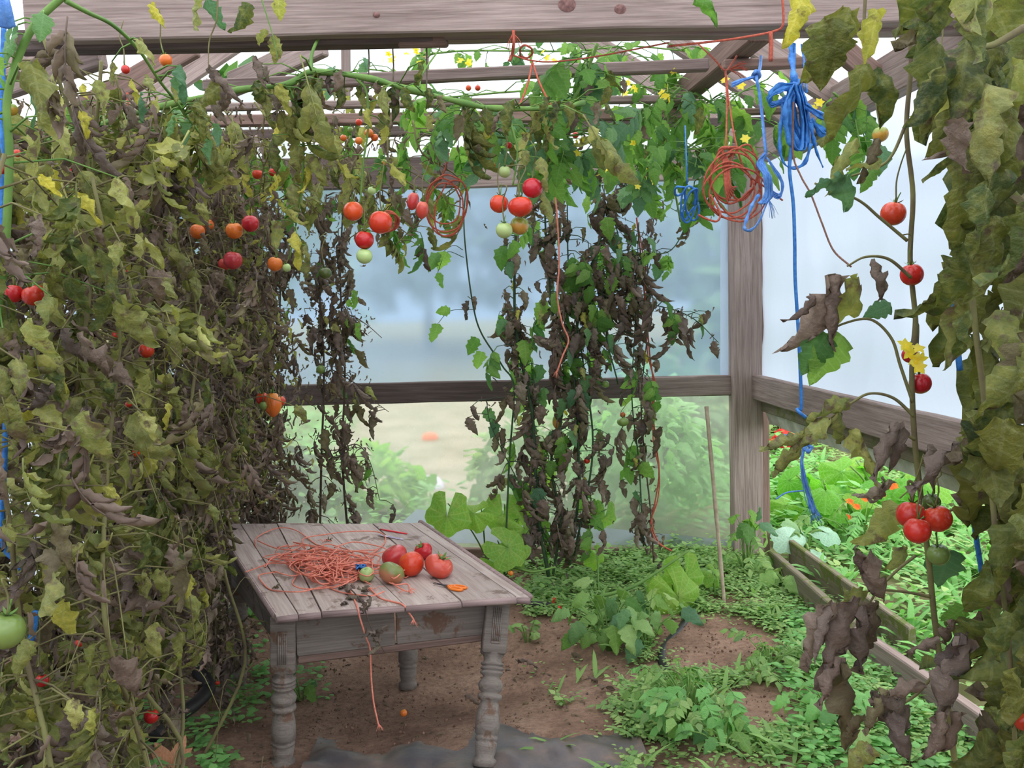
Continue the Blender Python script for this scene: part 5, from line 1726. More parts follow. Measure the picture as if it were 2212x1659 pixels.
for (px, py) in ((1565, 172), (1600, 185), (1770, 222), (1755, 235), (1610, 300)):
    fl = scatter('tiny', [(0, 0, 0)] * 6, [(math.cos(a), math.sin(a), 0.4) for a in range(6)], [(0, 0, 1)] * 6, [0.028] * 6)
    obj('flower', xf(fl, Matrix.Translation(P(px, py, 4.1)) @ Matrix.Rotation(1.2, 4, 'X')), M['flower_y'], root)

# bare withered stems before the back wall, left
root = empty('tomato_plant', G(690, 1225, 0), 'withered tomato plant with bare dark stems before the back polythene, behind the table', 'tomato plant')
gs = []
BL = [([(610, 1240), (605, 1000), (600, 800), (606, 600), (600, 420)], 1.0), ([(690, 1240), (694, 1000), (700, 800), (690, 600), (705, 420)], 1.1), ([(760, 1240), (740, 1000), (745, 800), (735, 600), (742, 430)], 1.0),
      ([(560, 1240), (540, 1000), (555, 800), (560, 600), (570, 430)], 1.2), ([(720, 980), (770, 960), (800, 1000), (820, 1080)], 0.35), ([(700, 700), (750, 680), (790, 700), (825, 730)], 0.28), ([(720, 800), (770, 830), (800, 860), (840, 890)], 0.3), ([(520, 1240), (530, 900), (540, 560), (548, 430)], 0.9)]
for pts, dn in BL:
    q = wpath(pts, 5.25)
    gs.append(tube(q, 0.008 if dn > 0.8 else 0.004, 0.005 if dn > 0.8 else 0.002, 6))
    leaves(root, q, int(40 * dn), 'wither', ['leaf_dark', 'leaf_brown', 'leaf_brown'], (0.09, 0.17), (0, 1), (0.02, 0.13), 0.85, gs)
    leaves(root, q, int(13 * dn), 'wither_c', ['leaf_dark', 'leaf_brown'], (0.16, 0.26), (0, 1), (0.02, 0.12), 0.85, gs)
    leaves(root, q, int(9 * dn), 'droop', ['leaf_olive', 'leaf_green'], (0.07, 0.12), (0.4, 1), (0.02, 0.14), 0.75, gs)
    debris('withered_foliage', q, int(150 * dn), 'leaf_dark', (0.025, 0.055), 0.075, root)
    obj('stem', merge(gs), M['stem_br'], root)
    gs = []

# bushy plants before the back wall, middle
root = empty('tomato_plant', G(1185, 1235, 0), 'bushy green tomato plant hung with blackened leaves before the back wall', 'tomato plant')
gs = []
BM = [
    ([(1185, 1245), (1160, 1100), (1156, 1000), (1150, 900), (1140, 840), (1122, 760), (1112, 680), (1112, 560), (1118, 420)], 0.013, 1.2), ([(1195, 1240), (1210, 1120), (1190, 1000), (1215, 880), (1195, 700), (1180, 520), (1175, 400)], 0.009, 1.2),
    ([(1230, 1220), (1250, 1060), (1246, 900), (1240, 760), (1270, 600), (1320, 460), (1370, 360)], 0.009, 1.2), ([(1240, 1200), (1280, 980), (1262, 800), (1230, 600), (1225, 430)], 0.007, 0.9),
    ([(1290, 820), (1300, 640), (1340, 540), (1300, 400)], 0.005, 0.7), ([(1390, 1180), (1380, 1000), (1365, 860), (1372, 700), (1380, 480)], 0.005, 0.7), ([(1335, 830), (1310, 700), (1360, 560), (1450, 540), (1500, 440)], 0.005, 0.4),
    ([(1290, 640), (1350, 650), (1440, 665), (1500, 690), (1552, 740)], 0.004, 0.45), ([(1190, 1180), (1140, 1080), (1065, 930), (1050, 860)], 0.004, 0.25),
]
for pts, r_, dn in BM:
    q = wpath(pts, 5.25)
    gs.append(tube(q, r_, r_ * 0.6, 7))
    leaves(root, q, int(44 * dn), 'wither', ['leaf_dark', 'leaf_brown', 'leaf_brown'], (0.10, 0.18), (0.05, 1), (0.02, 0.16), 0.97, gs)
    leaves(root, q, int(16 * dn), 'wither_c', ['leaf_brown', 'leaf_brown'], (0.22, 0.34), (0.1, 1), (0.02, 0.14), 0.97, gs)
    leaves(root, q, int(13 * dn), 'fresh', ['leaf_green', 'leaf_blue'], (0.09, 0.16), (0.1, 1), (0.02, 0.16), 0.75, gs)
    leaves(root, q, int(6 * dn), 'fresh_c', ['leaf_green'], (0.16, 0.26), (0.0, 0.9), (0.02, 0.14), 0.7, gs)
    leaves(root, q, int(5 * dn), 'droop', ['leaf_yellow', 'leaf_olive'], (0.06, 0.10), (0.1, 0.9), (0.02, 0.16), 0.7, gs)
    debris('withered_foliage', q, int(45 * dn), 'leaf_dark', (0.03, 0.06), 0.07, root)
    obj('stem', merge(gs), M['stem_dk'], root)
    gs = []
root = empty('tomato_plant', G(1100, 1230, 0), 'thin green tomato shoot with a few fresh leaves before the middle of the back sheet', 'tomato plant')
gs = []
q = wpath([(1090, 1240), (1100, 1000), (1110, 840), (1085, 790), (1040, 720), (1022, 660), (1008, 560), (1002, 470), (1010, 380)], 5.2)
gs.append(tube(q, 0.006, 0.004, 6))
for (a, b, sz, mt, kd) in (((965, 545), (940, 600), .13, 'leaf_green', 'fresh'), ((950, 548), (915, 572), .14, 'leaf_green', 'fresh'), ((945, 590), (955, 605), .1, 'leaf_green', 'fresh'), ((972, 672), (945, 670), .1, 'leaf_green', 'fresh'), ((945, 700), (940, 745), .13, 'leaf_green', 'fresh'),
                           ((1025, 640), (1030, 680), .12, 'leaf_dark', 'wither'), ((1010, 650), (1008, 700), .12, 'leaf_dark', 'wither'), ((1040, 760), (1030, 800), .13, 'leaf_green', 'fresh'), ((1090, 690), (1075, 740), .12, 'leaf_blue', 'fresh'), ((1030, 730), (1012, 760), .13, 'leaf_green', 'fresh')):
    p0, p1 = P(*a, 5.18), P(*b, 5.18)
    add_leaf(root, kd, mt, p0, p1 - p0, Vector((0.2, -1, 0.5)) + rv(.3), sz)
for pts in ([(1002, 556), (965, 545), (945, 590)], [(1010, 640), (1030, 655)], [(1022, 668), (972, 672), (945, 700)], [(1000, 540), (980, 530), (955, 545)]):
    gs.append(tube(wpath(pts, 5.19), 0.003, 0.002, 4))
obj('stem', merge(gs), M['stem_dk'], root)
root = empty('tomato_plant', G(1410, 1200, 0), 'dead tomato strand with small blackened leaves beside the twisted orange twine', 'tomato plant')
q = wpath([(1412, 1215), (1405, 1100), (1392, 980), (1385, 860), (1398, 720), (1400, 560), (1420, 430)], 5.35)
gs = [tube(q, 0.006, 0.003, 5)]
leaves(root, q, 46, 'wither', ['leaf_dark', 'leaf_brown'], (0.06, 0.11), (0, 1), (0.01, 0.08), 0.97, gs)
debris('withered_foliage', q, 90, 'leaf_dark', (0.03, 0.055), 0.035, root)
obj('stem', merge(gs), M['stem_br'], root)

# ---- the right-hand plants


def leaf_px(root, kind, mat, a, b, Y_, dy=0.0, turn=0.4, stretch=1.12, i=None):
    p0, p1 = P(a[0], a[1], Y_), P(b[0], b[1], Y_ + dy)
    d = p1 - p0
    nr = (Vector((0, -1, 0.35)) + rv(turn))
    return add_leaf(root, kind, mat, p0, d, nr, d.length * stretch, i=i)


root = empty('tomato_plant', Vector((1.10, 2.2, hz(1.1, 2.2))), 'tall thin-stemmed tomato plant carrying the red fruit on the right', 'tomato plant', 'tomato plants on the right')
gs = []
r1_ = wpath([(2080, 1800), (2052, 1560), (2030, 1420), (2018, 1330), (2006, 1210), (1990, 1080), (1975, 940), (1970, 800), (1978, 700), (1966, 560), (1972, 420), (1958, 280), (1968, 120), (1950, -40)], 2.28)
gs.append(tube(r1_, 0.009, 0.006, 8))
BR = [
    [(1975, 900), (1930, 860), (1880, 850), (1840, 870), (1790, 905), (1740, 935)], [(1972, 870), (1945, 790), (1925, 730), (1880, 690), (1820, 700), (1790, 720)], [(2010, 1290), (1950, 1278), (1880, 1276), (1820, 1300), (1770, 1330)],
    [(1968, 600), (1920, 560), (1870, 555), (1830, 575)], [(1978, 1200), (1940, 1230), (1900, 1270), (1880, 1300)], [(2020, 1120), (2060, 1100), (2110, 1090)], [(1960, 520), (1900, 470), (1850, 430), (1760, 396)],
    [(1960, 260), (1930, 330), (1900, 360), (1840, 380)], [(2030, 1440), (1980, 1500), (1930, 1530), (1890, 1560)], [(1976, 950), (1935, 925), (1925, 915)], [(1990, 1060), (1962, 1040), (1975, 1100)],
    [(1870, -20), (1866, 60), (1868, 110), (1872, 160)],
]
for pts in BR:
    q = wpath(pts, 2.22)
    gs.append(tube(q, 0.0045, 0.0028, 6))
LP = [
    ('droop', 'leaf_right', (1835, 20), (1785, 190), 2.0), ('fresh', 'leaf_right', (1800, 40), (1772, 185), 2.0), ('droop', 'leaf_right', (1868, 140), (1850, 305), 1.9), ('droop', 'leaf_right', (1890, 150), (1955, 262), 1.95), ('droop', 'leaf_yellow', (1895, 20), (1880, 125), 2.0),
    ('droop', 'leaf_blue', (1800, 385), (1872, 446), 2.1), ('droop', 'leaf_blue', (1795, 390), (1752, 432), 2.1), ('droop', 'leaf_yellow', (1738, -20), (1702, 88), 2.05), ('wither', 'leaf_green', (1488, -24), (1560, 30), 2.3), ('wither', 'leaf_brown', (1815, 596), (1765, 770), 2.15),
    ('wither', 'leaf_brown', (1808, 600), (1800, 720), 2.15), ('droop', 'leaf_olive', (1836, 600), (1888, 735), 2.15), ('wither', 'leaf_dark', (1885, 560), (1898, 640), 2.15), ('fresh', 'leaf_green', (1818, 724), (1770, 822), 2.2), ('fresh', 'leaf_green', (1786, 722), (1736, 800), 2.2),
    ('fresh', 'leaf_blue', (1925, 660), (1870, 680), 2.2), ('droop', 'leaf_olive', (1835, 868), (1760, 902), 2.15), ('droop', 'leaf_olive', (1810, 890), (1855, 945), 2.15), ('droop', 'leaf_olive', (1790, 905), (1700, 945), 2.15), ('wither', 'leaf_olive', (1752, 935), (1685, 985), 2.15),
    ('wither', 'leaf_olive', (1748, 940), (1700, 1030), 2.15), ('wither', 'leaf_dark', (1942, 912), (1900, 1000), 2.1), ('wither', 'leaf_dark', (1950, 915), (1940, 1010), 2.1), ('wither', 'leaf_brown', (1930, 920), (1970, 970), 2.1), ('wither', 'leaf_olive', (1840, 930), (1900, 1000), 2.15),
    ('wither', 'leaf_dark', (2010, 960), (2000, 1050), 2.0), ('wither', 'leaf_dark', (2080, 960), (2020, 1040), 1.95), ('fresh', 'leaf_green', (1895, 360), (1850, 400), 2.15), ('droop', 'leaf_olive', (1905, 350), (1842, 350), 2.1), ('wither', 'leaf_brown', (1900, 300), (1860, 360), 2.1),
    ('wither', 'leaf_olive', (1850, 300), (1792, 370), 2.1), ('wither', 'leaf_brown', (1850, 1190), (1865, 1275), 2.1), ('wither', 'leaf_brown', (1870, 1200), (1900, 1320), 2.1), ('wither', 'leaf_brown', (1800, 1300), (1745, 1420), 2.1), ('wither', 'leaf_dark', (1790, 1310), (1762, 1400), 2.1),
    ('wither', 'leaf_brown', (1850, 1290), (1800, 1450), 2.1), ('wither', 'leaf_brown', (1885, 1300), (1925, 1400), 2.1), ('wither', 'leaf_dark', (1868, 1310), (1885, 1445), 2.1), ('droop', 'leaf_olive', (1850, 1270), (1835, 1360), 2.15), ('wither', 'leaf_brown', (1816, 1420), (1790, 1510), 2.1),
    ('wither', 'leaf_brown', (1822, 1430), (1875, 1580), 2.1), ('wither', 'leaf_brown', (1870, 1545), (1832, 1590), 2.1), ('wither', 'leaf_dark', (1905, 1500), (1930, 1650), 2.0), ('wither', 'leaf_brown', (1915, 1490), (1900, 1580), 2.0), ('wither', 'leaf_brown', (2000, 1480), (1920, 1510), 2.0),
    ('wither', 'leaf_dark', (2092, 1380), (2040, 1545), 1.95), ('wither', 'leaf_dark', (2085, 1370), (2075, 1500), 1.95), ('wither', 'leaf_brown', (2060, 1340), (2050, 1400), 2.0), ('droop', 'leaf_olive', (1880, 1610), (1815, 1675), 2.0), ('droop', 'leaf_olive', (1940, 1090), (1880, 1200), 2.5),
    ('droop', 'leaf_olive', (1955, 1180), (1935, 1250), 2.5), ('wither', 'leaf_brown', (1930, 1040), (1880, 1100), 2.4), ('wither', 'leaf_brown', (1880, 1085), (1935, 1080), 2.3), ('fresh', 'leaf_green', (2085, 1310), (2045, 1350), 2.1), ('wither', 'leaf_brown', (2030, 1380), (1960, 1395), 2.1),
    ('wither', 'leaf_brown', (2040, 1540), (2020, 1650), 1.95), ('wither', 'leaf_brown', (2075, 1540), (2050, 1660), 1.95), ('wither', 'leaf_dark', (1925, 1540), (1960, 1659), 2.0), ('fresh', 'leaf_blue', (2050, 1190), (2025, 1280), 2.3), ('wither', 'leaf_brown', (1760, 640), (1740, 690), 2.15),
]
for kd, mt, a, b, Yk in LP:
    kd = 'rolled' if kd == 'wither' else kd
    leaf_px(root, kd, mt, a, b, Yk, random.uniform(-.04, .04), stretch=1.42 if kd == 'rolled' else 1.2)
obj('stem', merge(gs), M['stem_dry'], root)
c = P(1978, 745, 2.15)
for k in range(7):
    fl = scatter('tiny', [(0, 0, 0)] * 5, [(math.cos(a * 1.257), math.sin(a * 1.257), 0.3) for a in range(5)], [(0, 0, 1)] * 5, [0.022] * 5)
    obj('flower', xf(fl, Matrix.Translation(P(1968 + random.uniform(-14, 24), 760 + random.uniform(-30, 34), 2.15)) @ Matrix.Rotation(random.uniform(0.6, 2), 4, 'X')), M['flower_y'], root)
# single hanging leaves that stand out at the top and on the left
hv = wpath([(470, -30), (468, 40), (452, 90), (450, 150)], 2.7)
obj('stem', tube(hv, 0.003, 0.0015, 5), M['stem_dry'], vine0)
obj('stem', tube(wpath([(556, -30), (575, 30), (590, 80), (600, 130)], 2.7), 0.0025, 0.0015, 5), M['stem'], vine0)
for kd, mt, a, b in (('droop', 'leaf_olive', (432, -8), (392, 48)), ('droop', 'leaf_blue', (450, 0), (466, 62)), ('droop', 'leaf_right', (540, 8), (508, 66)), ('droop', 'leaf_olive', (575, 64), (560, 100)), ('droop', 'leaf_olive', (590, 78), (606, 132)),
                     ('fresh', 'leaf_yellow', (604, -10), (596, 32)), ('droop', 'leaf_yellow', (325, 8), (352, 44)), ('rolled', 'leaf_dark', (452, 140), (470, 190)), ('rolled', 'leaf_dark', (548, 120), (556, 180)), ('rolled', 'leaf_dark', (455, 150), (505, 215)), ('droop', 'leaf_right', (475, 190), (400, 215))):
    leaf_px(vine0, kd, mt, a, b, 2.7, stretch=1.3)
for i_, kd, mt, a, b, Yk in ((0, 'droop', 'leaf_olive', (180, 890), (182, 1015), 1.85), (0, 'droop', 'leaf_yellow', (85, 380), (112, 420), 1.75), (1, 'droop', 'leaf_yellow', (165, 420), (205, 470), 2.1), (1, 'droop', 'leaf_olive', (288, 895), (352, 1010), 2.2),
                             (1, 'droop', 'leaf_right', (215, 540), (225, 640), 2.1), (0, 'rolled', 'leaf_brown', (120, 1120), (135, 1240), 1.75), (0, 'droop', 'leaf_olive', (60, 690), (75, 780), 1.75), (1, 'droop', 'leaf_olive', (260, 640), (280, 760), 2.2),
                             (1, 'rolled', 'leaf_brown', (170, 720), (205, 840), 2.1), (2, 'rolled', 'leaf_brown', (345, 585), (385, 640), 2.6), (0, 'droop', 'leaf_yellow', (140, 1300), (120, 1390), 1.8), (0, 'rolled', 'leaf_brown', (250, 1420), (285, 1560), 1.9),
                             (0, 'droop', 'leaf_olive', (100, 1330), (90, 1240), 1.75), (0, 'droop', 'leaf_right', (150, 520), (170, 600), 1.85)):
    leaf_px(ROOTS[i_], kd, mt, a, b, Yk, stretch=1.3)
root = empty('tomato_plant', Vector((1.16, 1.75, hz(1.16, 1.75))), 'nearest right-hand tomato plant, curtain of large mottled drooping leaves', 'tomato plant', 'tomato plants on the right')
gs = []
ST = [[(2120, -40), (2116, 100), (2110, 200), (2092, 420), (2100, 640), (2130, 900), (2150, 1150), (2180, 1400), (2200, 1750)], [(2240, 120), (2160, 330), (2110, 390), (2060, 420)], [(2212, 60), (2150, 95), (2112, 105), (2060, 140)]]
for pts in ST:
    obj('stem', tube(wpath(pts, 1.8), 0.008, 0.005, 8), M['stem_dry'], root)


def xmin(y):
    for (y0, x0), (y1, x1) in zip(((-200, 1960), (100, 1970), (300, 2030), (480, 2075), (620, 2040), (800, 2070), (960, 2100), (1180, 2110), (1420, 2130), (1560, 2110)), ((100, 1970), (300, 2030), (480, 2075), (620, 2040), (800, 2070), (960, 2100), (1180, 2110), (1420, 2130), (1560, 2110), (1800, 2100))):
        if y0 <= y <= y1:
            return x0 + (x1 - x0) * (y - y0) / (y1 - y0)
    return 2060


for k in range(230):
    Yk = random.uniform(1.55, 2.25)
    y = random.uniform(-120, 1600)
    lpx = random.uniform(90, 230)
    x = xmin(y + lpx * .4) + 25 + random.random() ** 1.1 * 200
    b = (x + random.gauss(0, 50), y + lpx)
    if b[0] < xmin(b[1]) + 15:
        b = (xmin(b[1]) + 15, b[1])
    if not ok(P((x + b[0]) / 2, (y + b[1]) / 2, Yk), lpx / F * Yk * 0.8):
        continue
    u = random.random()
    kd, mt = ('droop', 'leaf_right') if u < 0.66 else ('fresh', 'leaf_right') if u < 0.76 else ('droop', 'leaf_olive') if u < 0.88 else ('wither', 'leaf_brown')
    leaf_px(root, kd, mt, (x, y), b, Yk, random.uniform(-.10, .08), 0.95, 1.12)

# ------------------------------------------------------------------ small things on the soil
obj('black_pipe', tube(smooth([G(1440, 1325, .04), G(1468, 1318, .05), G(1480, 1340, .05), G(1466, 1365, .04), G(1436, 1395, .03), G(1430, 1430, .03), G(1450, 1462, .02), G(1475, 1490, .0)], 6), 0.022, n=10), M['black_pipe'], label='black irrigation pipe curving out of the soil among the weeds', cat='pipe')
obj('black_pipe', tube(smooth([G(330, 1590, .05), G(370, 1556, .05), G(420, 1522, .05), G(450, 1490, .06), G(445, 1470, .09), G(425, 1450, .12)], 6), 0.03, n=10), M['black_pipe'], label='black irrigation pipe lying at the foot of the left tomato row', cat='pipe')
obj('black_pipe', tube(smooth([G(1596, 1640, .03), G(1615, 1665, .02), G(1625, 1700, .02)], 6), 0.026, n=10), M['black_pipe'], label='short black pipe end at the bottom edge in the right weeds', cat='pipe')
obj('black_pipe', tube(smooth([G(1130, 1304, .03), G(1160, 1306, .03), G(1190, 1308, .02)], 6), 0.02, n=10), M['black_pipe'], label='dark pipe piece on the soil behind the table corner', cat='pipe')
c0, c1 = G(1567, 1330, 0.0), P(1526, 878, 5.0)
cn = []
for i in range(13):
    t = i / 12
    cn += [c0.lerp(c1, t)]
cane = obj('cane', tube(cn, [0.011 if i % 3 else 0.013 for i in range(13)], None, 8), M['cane'], label='thin bamboo cane leaning against the lower back sheet', cat='cane')
obj('ground_sheet', grid(-0.66, 0.66, 1.9, 3.62, 60, 60, lambda x, y: hz(x, y) + 0.012 + 0.045 * abs(noise.noise(Vector((x * 4 + y * 2, y * 3 - x, 4)))) + 0.015 * abs(noise.noise(Vector((x * 11, y * 9, 2)))) - 0.035 * sstep(3.25, 3.55, y + 0.25 * noise.noise(Vector((x * 3, 0, 7))))), M['sheet'], frame=ID4, label='crumpled dark ground sheet on the soil in front of the table', cat='sheet')
# fallen leaves and petals
fg = []
c = G(368, 1655, .04)
for a, L in ((0.5, .10), (1.2, .12), (2.1, .12), (2.8, .10)):
    fg.append(xf(leaf_geo(int(a * 10), 8, 3, 0.22, 0.3, 0.4, 0, 0.1, 3, .03), place_m(c, Vector((math.cos(a), math.sin(a) * .4, 0.6)), Vector((0, -1, 0.4)), L)))
obj('fallen_leaf', merge(fg), M['leaf_autumn'], label='pointed tan autumn leaf lying at the bottom left', cat='leaf')
for px, py, lab in ((1194, 1296, 'upper red petal on the soil behind the table'), (1206, 1314, 'lower red petal on the soil behind the table')):
    obj('petal', xf(GEO['fresh'][1], place_m(G(px, py, 0.05), Vector((0.3, 0.2, -.3)), Vector((0, -1, 0.6)), 0.07)), M['flower_r'], label=lab, cat='petal')
# crumbs, dead bits
GEO['lump'] = [(lambda g: (g[0] * np.array((1, .8, .7)), g[1], np.full((len(g[0]), 2), .5)))(lathe([(0.02, -.9), (0.7, -.5 - .1 * k), (1, 0.1 * k), (0.6, .6), (0.02, .8)], 6)) for k in range(3)]


def patch(n, fn, box):
    out = []
    while len(out) < n:
        x, y = random.uniform(box[0], box[1]), random.uniform(box[2], box[3])
        q = px_of((x, y, 0))
        if q and fn(q[0], q[1], x, y):
            out.append((x, y))
    return out


def bare(px, py):
    return ((px - 1560) / 95) ** 2 + ((py - 1430) / 60) ** 2 < 1 or ((px - 1640) / 110) ** 2 + ((py - 1560) / 60) ** 2 < 1 or ((px - 1480) / 70) ** 2 + ((py - 1400) / 40) ** 2 < 1


cr = patch(3600, lambda px, py, x, y: -200 < px < 2400 and py < 1750 and (bare(px, py) or noise.noise(Vector((x * 5, y * 5, 8))) > 0.1 or random.random() < 0.12 or (660 < px < 880 and 1480 < py < 1600)), (-2.3, 2.0, 2.4, 5.8))
obj('soil_crumbs', scatter('lump', [(x, y, hz(x, y) + 0.003) for x, y in cr], [tuple(rv()) for _ in cr], [tuple(rv()) for _ in cr], [random.uniform(0.002, 0.004) + 0.008 * random.random() ** 4 for _ in cr]), M['soil_dark'], label='loose dark crumbs of soil strewn over the floor', cat='soil', kind='stuff', frame=ID4)
cr = patch(260, lambda px, py, x, y: 380 < px < 1400 and 1330 < py < 1700, (-1.4, 1.0, 2.4, 5.4))
obj('leaf_litter', scatter('tinycurl', [(x, y, hz(x, y) + 0.008) for x, y in cr], [(random.gauss(0, 1), random.gauss(0, 1), .1) for _ in cr], [(0, 0, 1)] * len(cr), [random.uniform(0.02, 0.055) for _ in cr]), M['leaf_brown'], label='dry curled leaf bits littering the bare soil round the table', cat='leaf litter', kind='stuff', frame=ID4)
for i, (px, py) in enumerate(((1290, 1480), (1115, 1425), (1135, 1425), (1005, 1500), (1235, 1410), (1270, 1462))):
    x = G(px, py, .015)
    obj('dry_leaf', xf(GEO['wither'][i % 6], place_m(x, Vector((1, random.uniform(-.5, .5), .1)), Vector((0, 0, 1)), 0.085)), M['leaf_brown'], label='curled grey dead leaf ' + ('on bare soil right of the table, nearest one', 'by the front right table leg, left of a pair', 'by the front right table leg, right of a pair', 'on the soil between the front and back right legs', 'on the soil below the broad-leaved weed', 'on bare soil right of the table, second of two')[i], cat='leaf')


def tufts(name, pts, kind, n, size, mat, label, up=0.6, h=0.03, zf=hz, spread=0.03):
    Pp, D_, N_, S_ = [], [], [], []
    for (x, y) in pts:
        z = zf(x, y)
        hh = h * random.uniform(.5, 1.5)
        for k in range(n):
            a = random.uniform(0, 6.28)
            Pp.append((x + random.gauss(0, spread), y + random.gauss(0, spread), z + random.uniform(0, hh)))
            u_ = up * random.uniform(.3, 1.3)
            D_.append((math.cos(a), math.sin(a), u_))
            N_.append((-math.cos(a) * u_, -math.sin(a) * u_, 1.0))
            S_.append(random.uniform(*size))
    return obj(name, scatter(kind, Pp, D_, N_, S_), M[mat], label=label, cat='weeds', kind='stuff', frame=ID4)


def weedy(px, py, x, y):
    if px < 1150 or py > 1720 or px > 2300 or bare(px, py):
        return False
    nz = noise.noise(Vector((x * 3.2, y * 3.2, 2)))
    lim = 1345 + 60 * noise.noise(Vector((y * 4, 0, 1)))
    if py > 1390 and px < lim:
        return random.random() < 0.02
    if px < 1250 and py > 1330:
        return False
    return nz > (0.02 if px < 1800 and py > 1340 else -0.2) or random.random() < 0.12


wbx = (0.2, 2.05, 2.5, 5.85)
tufts('chickweed', patch(2300, weedy, wbx), 'tiny', 9, (0.013, 0.030), 'leaf_weed', 'low carpet of small oval-leaved weeds over the right half of the floor', 0.5, 0.05)
tufts('feathery_weeds', patch(620, weedy, wbx), 'feather', 6, (0.05, 0.11), 'leaf_weed', 'feathery cut-leaved weeds among the carpet on the right', 0.9, 0.02)
tufts('grass_blades', patch(260, weedy, wbx), 'grassy', 5, (0.08, 0.17), 'leaf_weed', 'thin grass blades among the weeds on the right', 1.6, 0.01)
tufts('creeping_clover', patch(300, lambda px, py, x, y: 1700 < px < 2150 and 1330 < py < 1700, wbx), 'tiny', 8, (0.03, 0.05), 'leaf_clover', 'round-leaved creeping weed along the right sill board', 0.35, 0.07)
tufts('creeping_clover', patch(110, lambda px, py, x, y: (200 < px < 480 and py > 1540) or (480 < px < 590 and 1200 < py < 1540 and random.random() < .6) or (560 < px < 700 and 1400 < py < 1500 and random.random() < .3), (-2.0, 0.0, 2.4, 5.6)), 'tiny', 8, (0.03, 0.055), 'leaf_clover', 'round-leaved creeping weed under the left tomato row and table', 0.35, 0.08)
tufts('chickweed', patch(160, lambda px, py, x, y: (px < 560 and py > 1300 and random.random() < 0.5), (-2.3, 0.0, 2.2, 5.8)), 'tiny', 8, (0.02, 0.04), 'leaf_weed', 'sparse small weeds on the soil under the left tomato row', 0.5, 0.05)
tufts('chickweed', patch(230, lambda px, py, x, y: 1060 < px < 1560 and 1195 < py < 1300, (-.2, 2.0, 4.2, 5.85)), 'tiny', 9, (0.025, 0.05), 'leaf_weed', 'thicker weeds along the foot of the back wall', 0.7, 0.10)


def weed(name, base, label, cat, specs, stem='stem'):
    root = empty(name, base, label, cat)
    gs = []
    for (n, kind, mats, size, hgt, spread, dn) in specs:
        for k in range(n):
            a = random.uniform(0, 6.28)
            h = Vector((math.cos(a), math.sin(a), 0))
            r_ = random.uniform(0.15, 1) * spread
            p1 = Vector(base) + h * r_ + Vector((0, 0, random.uniform(0.35, 1) * hgt))
            gs.append(tube(smooth([Vector(base) + h * 0.01 - Vector((0, 0, 0.01)), Vector(base).lerp(p1, .5) + Vector((0, 0, hgt * .15)), p1], 4), 0.0045, 0.002, 5))
            d = h * (1 - dn) + Vector((0, 0, -dn)) + rv(.2)
            add_leaf(root, kind, random.choice(mats), p1, d, Vector((0, -0.4, 1)) + rv(.25), random.uniform(*size))
    obj('stem', merge(gs), M[stem], root)
    return root


def gp(px, py):
    p = G(px, py, 0.0)
    p.z = hz(p.x, p.y)
    return p


weed('broad_leaved_weed', gp(1318, 1405), 'bushy bright green nettle-like weed right of the table', 'weed', [(26, 'fresh', ['leaf_weed', 'leaf_green', 'leaf_weed'], (0.10, 0.16), 0.30, 0.24, 0.35)])
weed('broad_leaved_weed', gp(1395, 1415), 'bluish green broad-leaved weed beside the curved black pipe', 'weed', [(18, 'fresh', ['leaf_blue', 'leaf_weed'], (0.10, 0.17), 0.26, 0.20, 0.45)])
weed('parsley_clump', gp(1490, 1590), 'light green parsley-like clump at the edge of the bare soil', 'herb', [(46, 'feather', ['leaf_weed', 'leaf_clover'], (0.10, 0.19), 0.22, 0.20, 0.25)])
weed('parsley_clump', gp(1660, 1475), 'feathery green clump in the middle of the right weeds', 'herb', [(22, 'feather', ['leaf_weed'], (0.10, 0.18), 0.14, 0.16, 0.25)])
weed('seedling', gp(1140, 1372), 'small round-leaved seedling beside the table corner', 'weed', [(7, 'squash', ['leaf_weed'], (0.045, 0.06), 0.13, 0.09, 0.1)])
weed('sow_thistle', gp(1612, 1262), 'sow thistle growing at the foot of the corner post', 'weed', [(9, 'fresh', ['leaf_green', 'leaf_blue'], (0.10, 0.16), 0.62, 0.10, 0.35), (12, 'feather', ['leaf_weed'], (0.14, 0.2), 0.30, 0.22, 0.3)])
weed('broad_leaved_weed', gp(1700, 1290), 'light green sorrel tuft beside the right sill board', 'weed', [(12, 'fresh', ['leaf_weed'], (0.12, 0.17), 0.18, 0.13, 0.1)])
weed('broad_leaved_weed', gp(1560, 1650), 'dark green broad-leaved weed at the bottom edge in the middle right', 'weed', [(14, 'fresh', ['leaf_green', 'leaf_clover'], (0.07, 0.11), 0.15, 0.14, 0.3)])
weed('broad_leaved_weed', gp(1800, 1600), 'green weed under the withered leaves at the lower right', 'weed', [(20, 'fresh', ['leaf_clover', 'leaf_weed'], (0.07, 0.12), 0.16, 0.2, 0.3)])
weed('broad_leaved_weed', gp(545, 1330), 'green weed behind the back left table leg', 'weed', [(16, 'fresh', ['leaf_green', 'leaf_clover'], (0.07, 0.12), 0.28, 0.16, 0.3)])
weed('broad_leaved_weed', gp(650, 1470), 'dark green weed under the table beside the front left leg', 'weed', [(10, 'fresh', ['leaf_green', 'leaf_blue'], (0.06, 0.10), 0.12, 0.12, 0.3)])

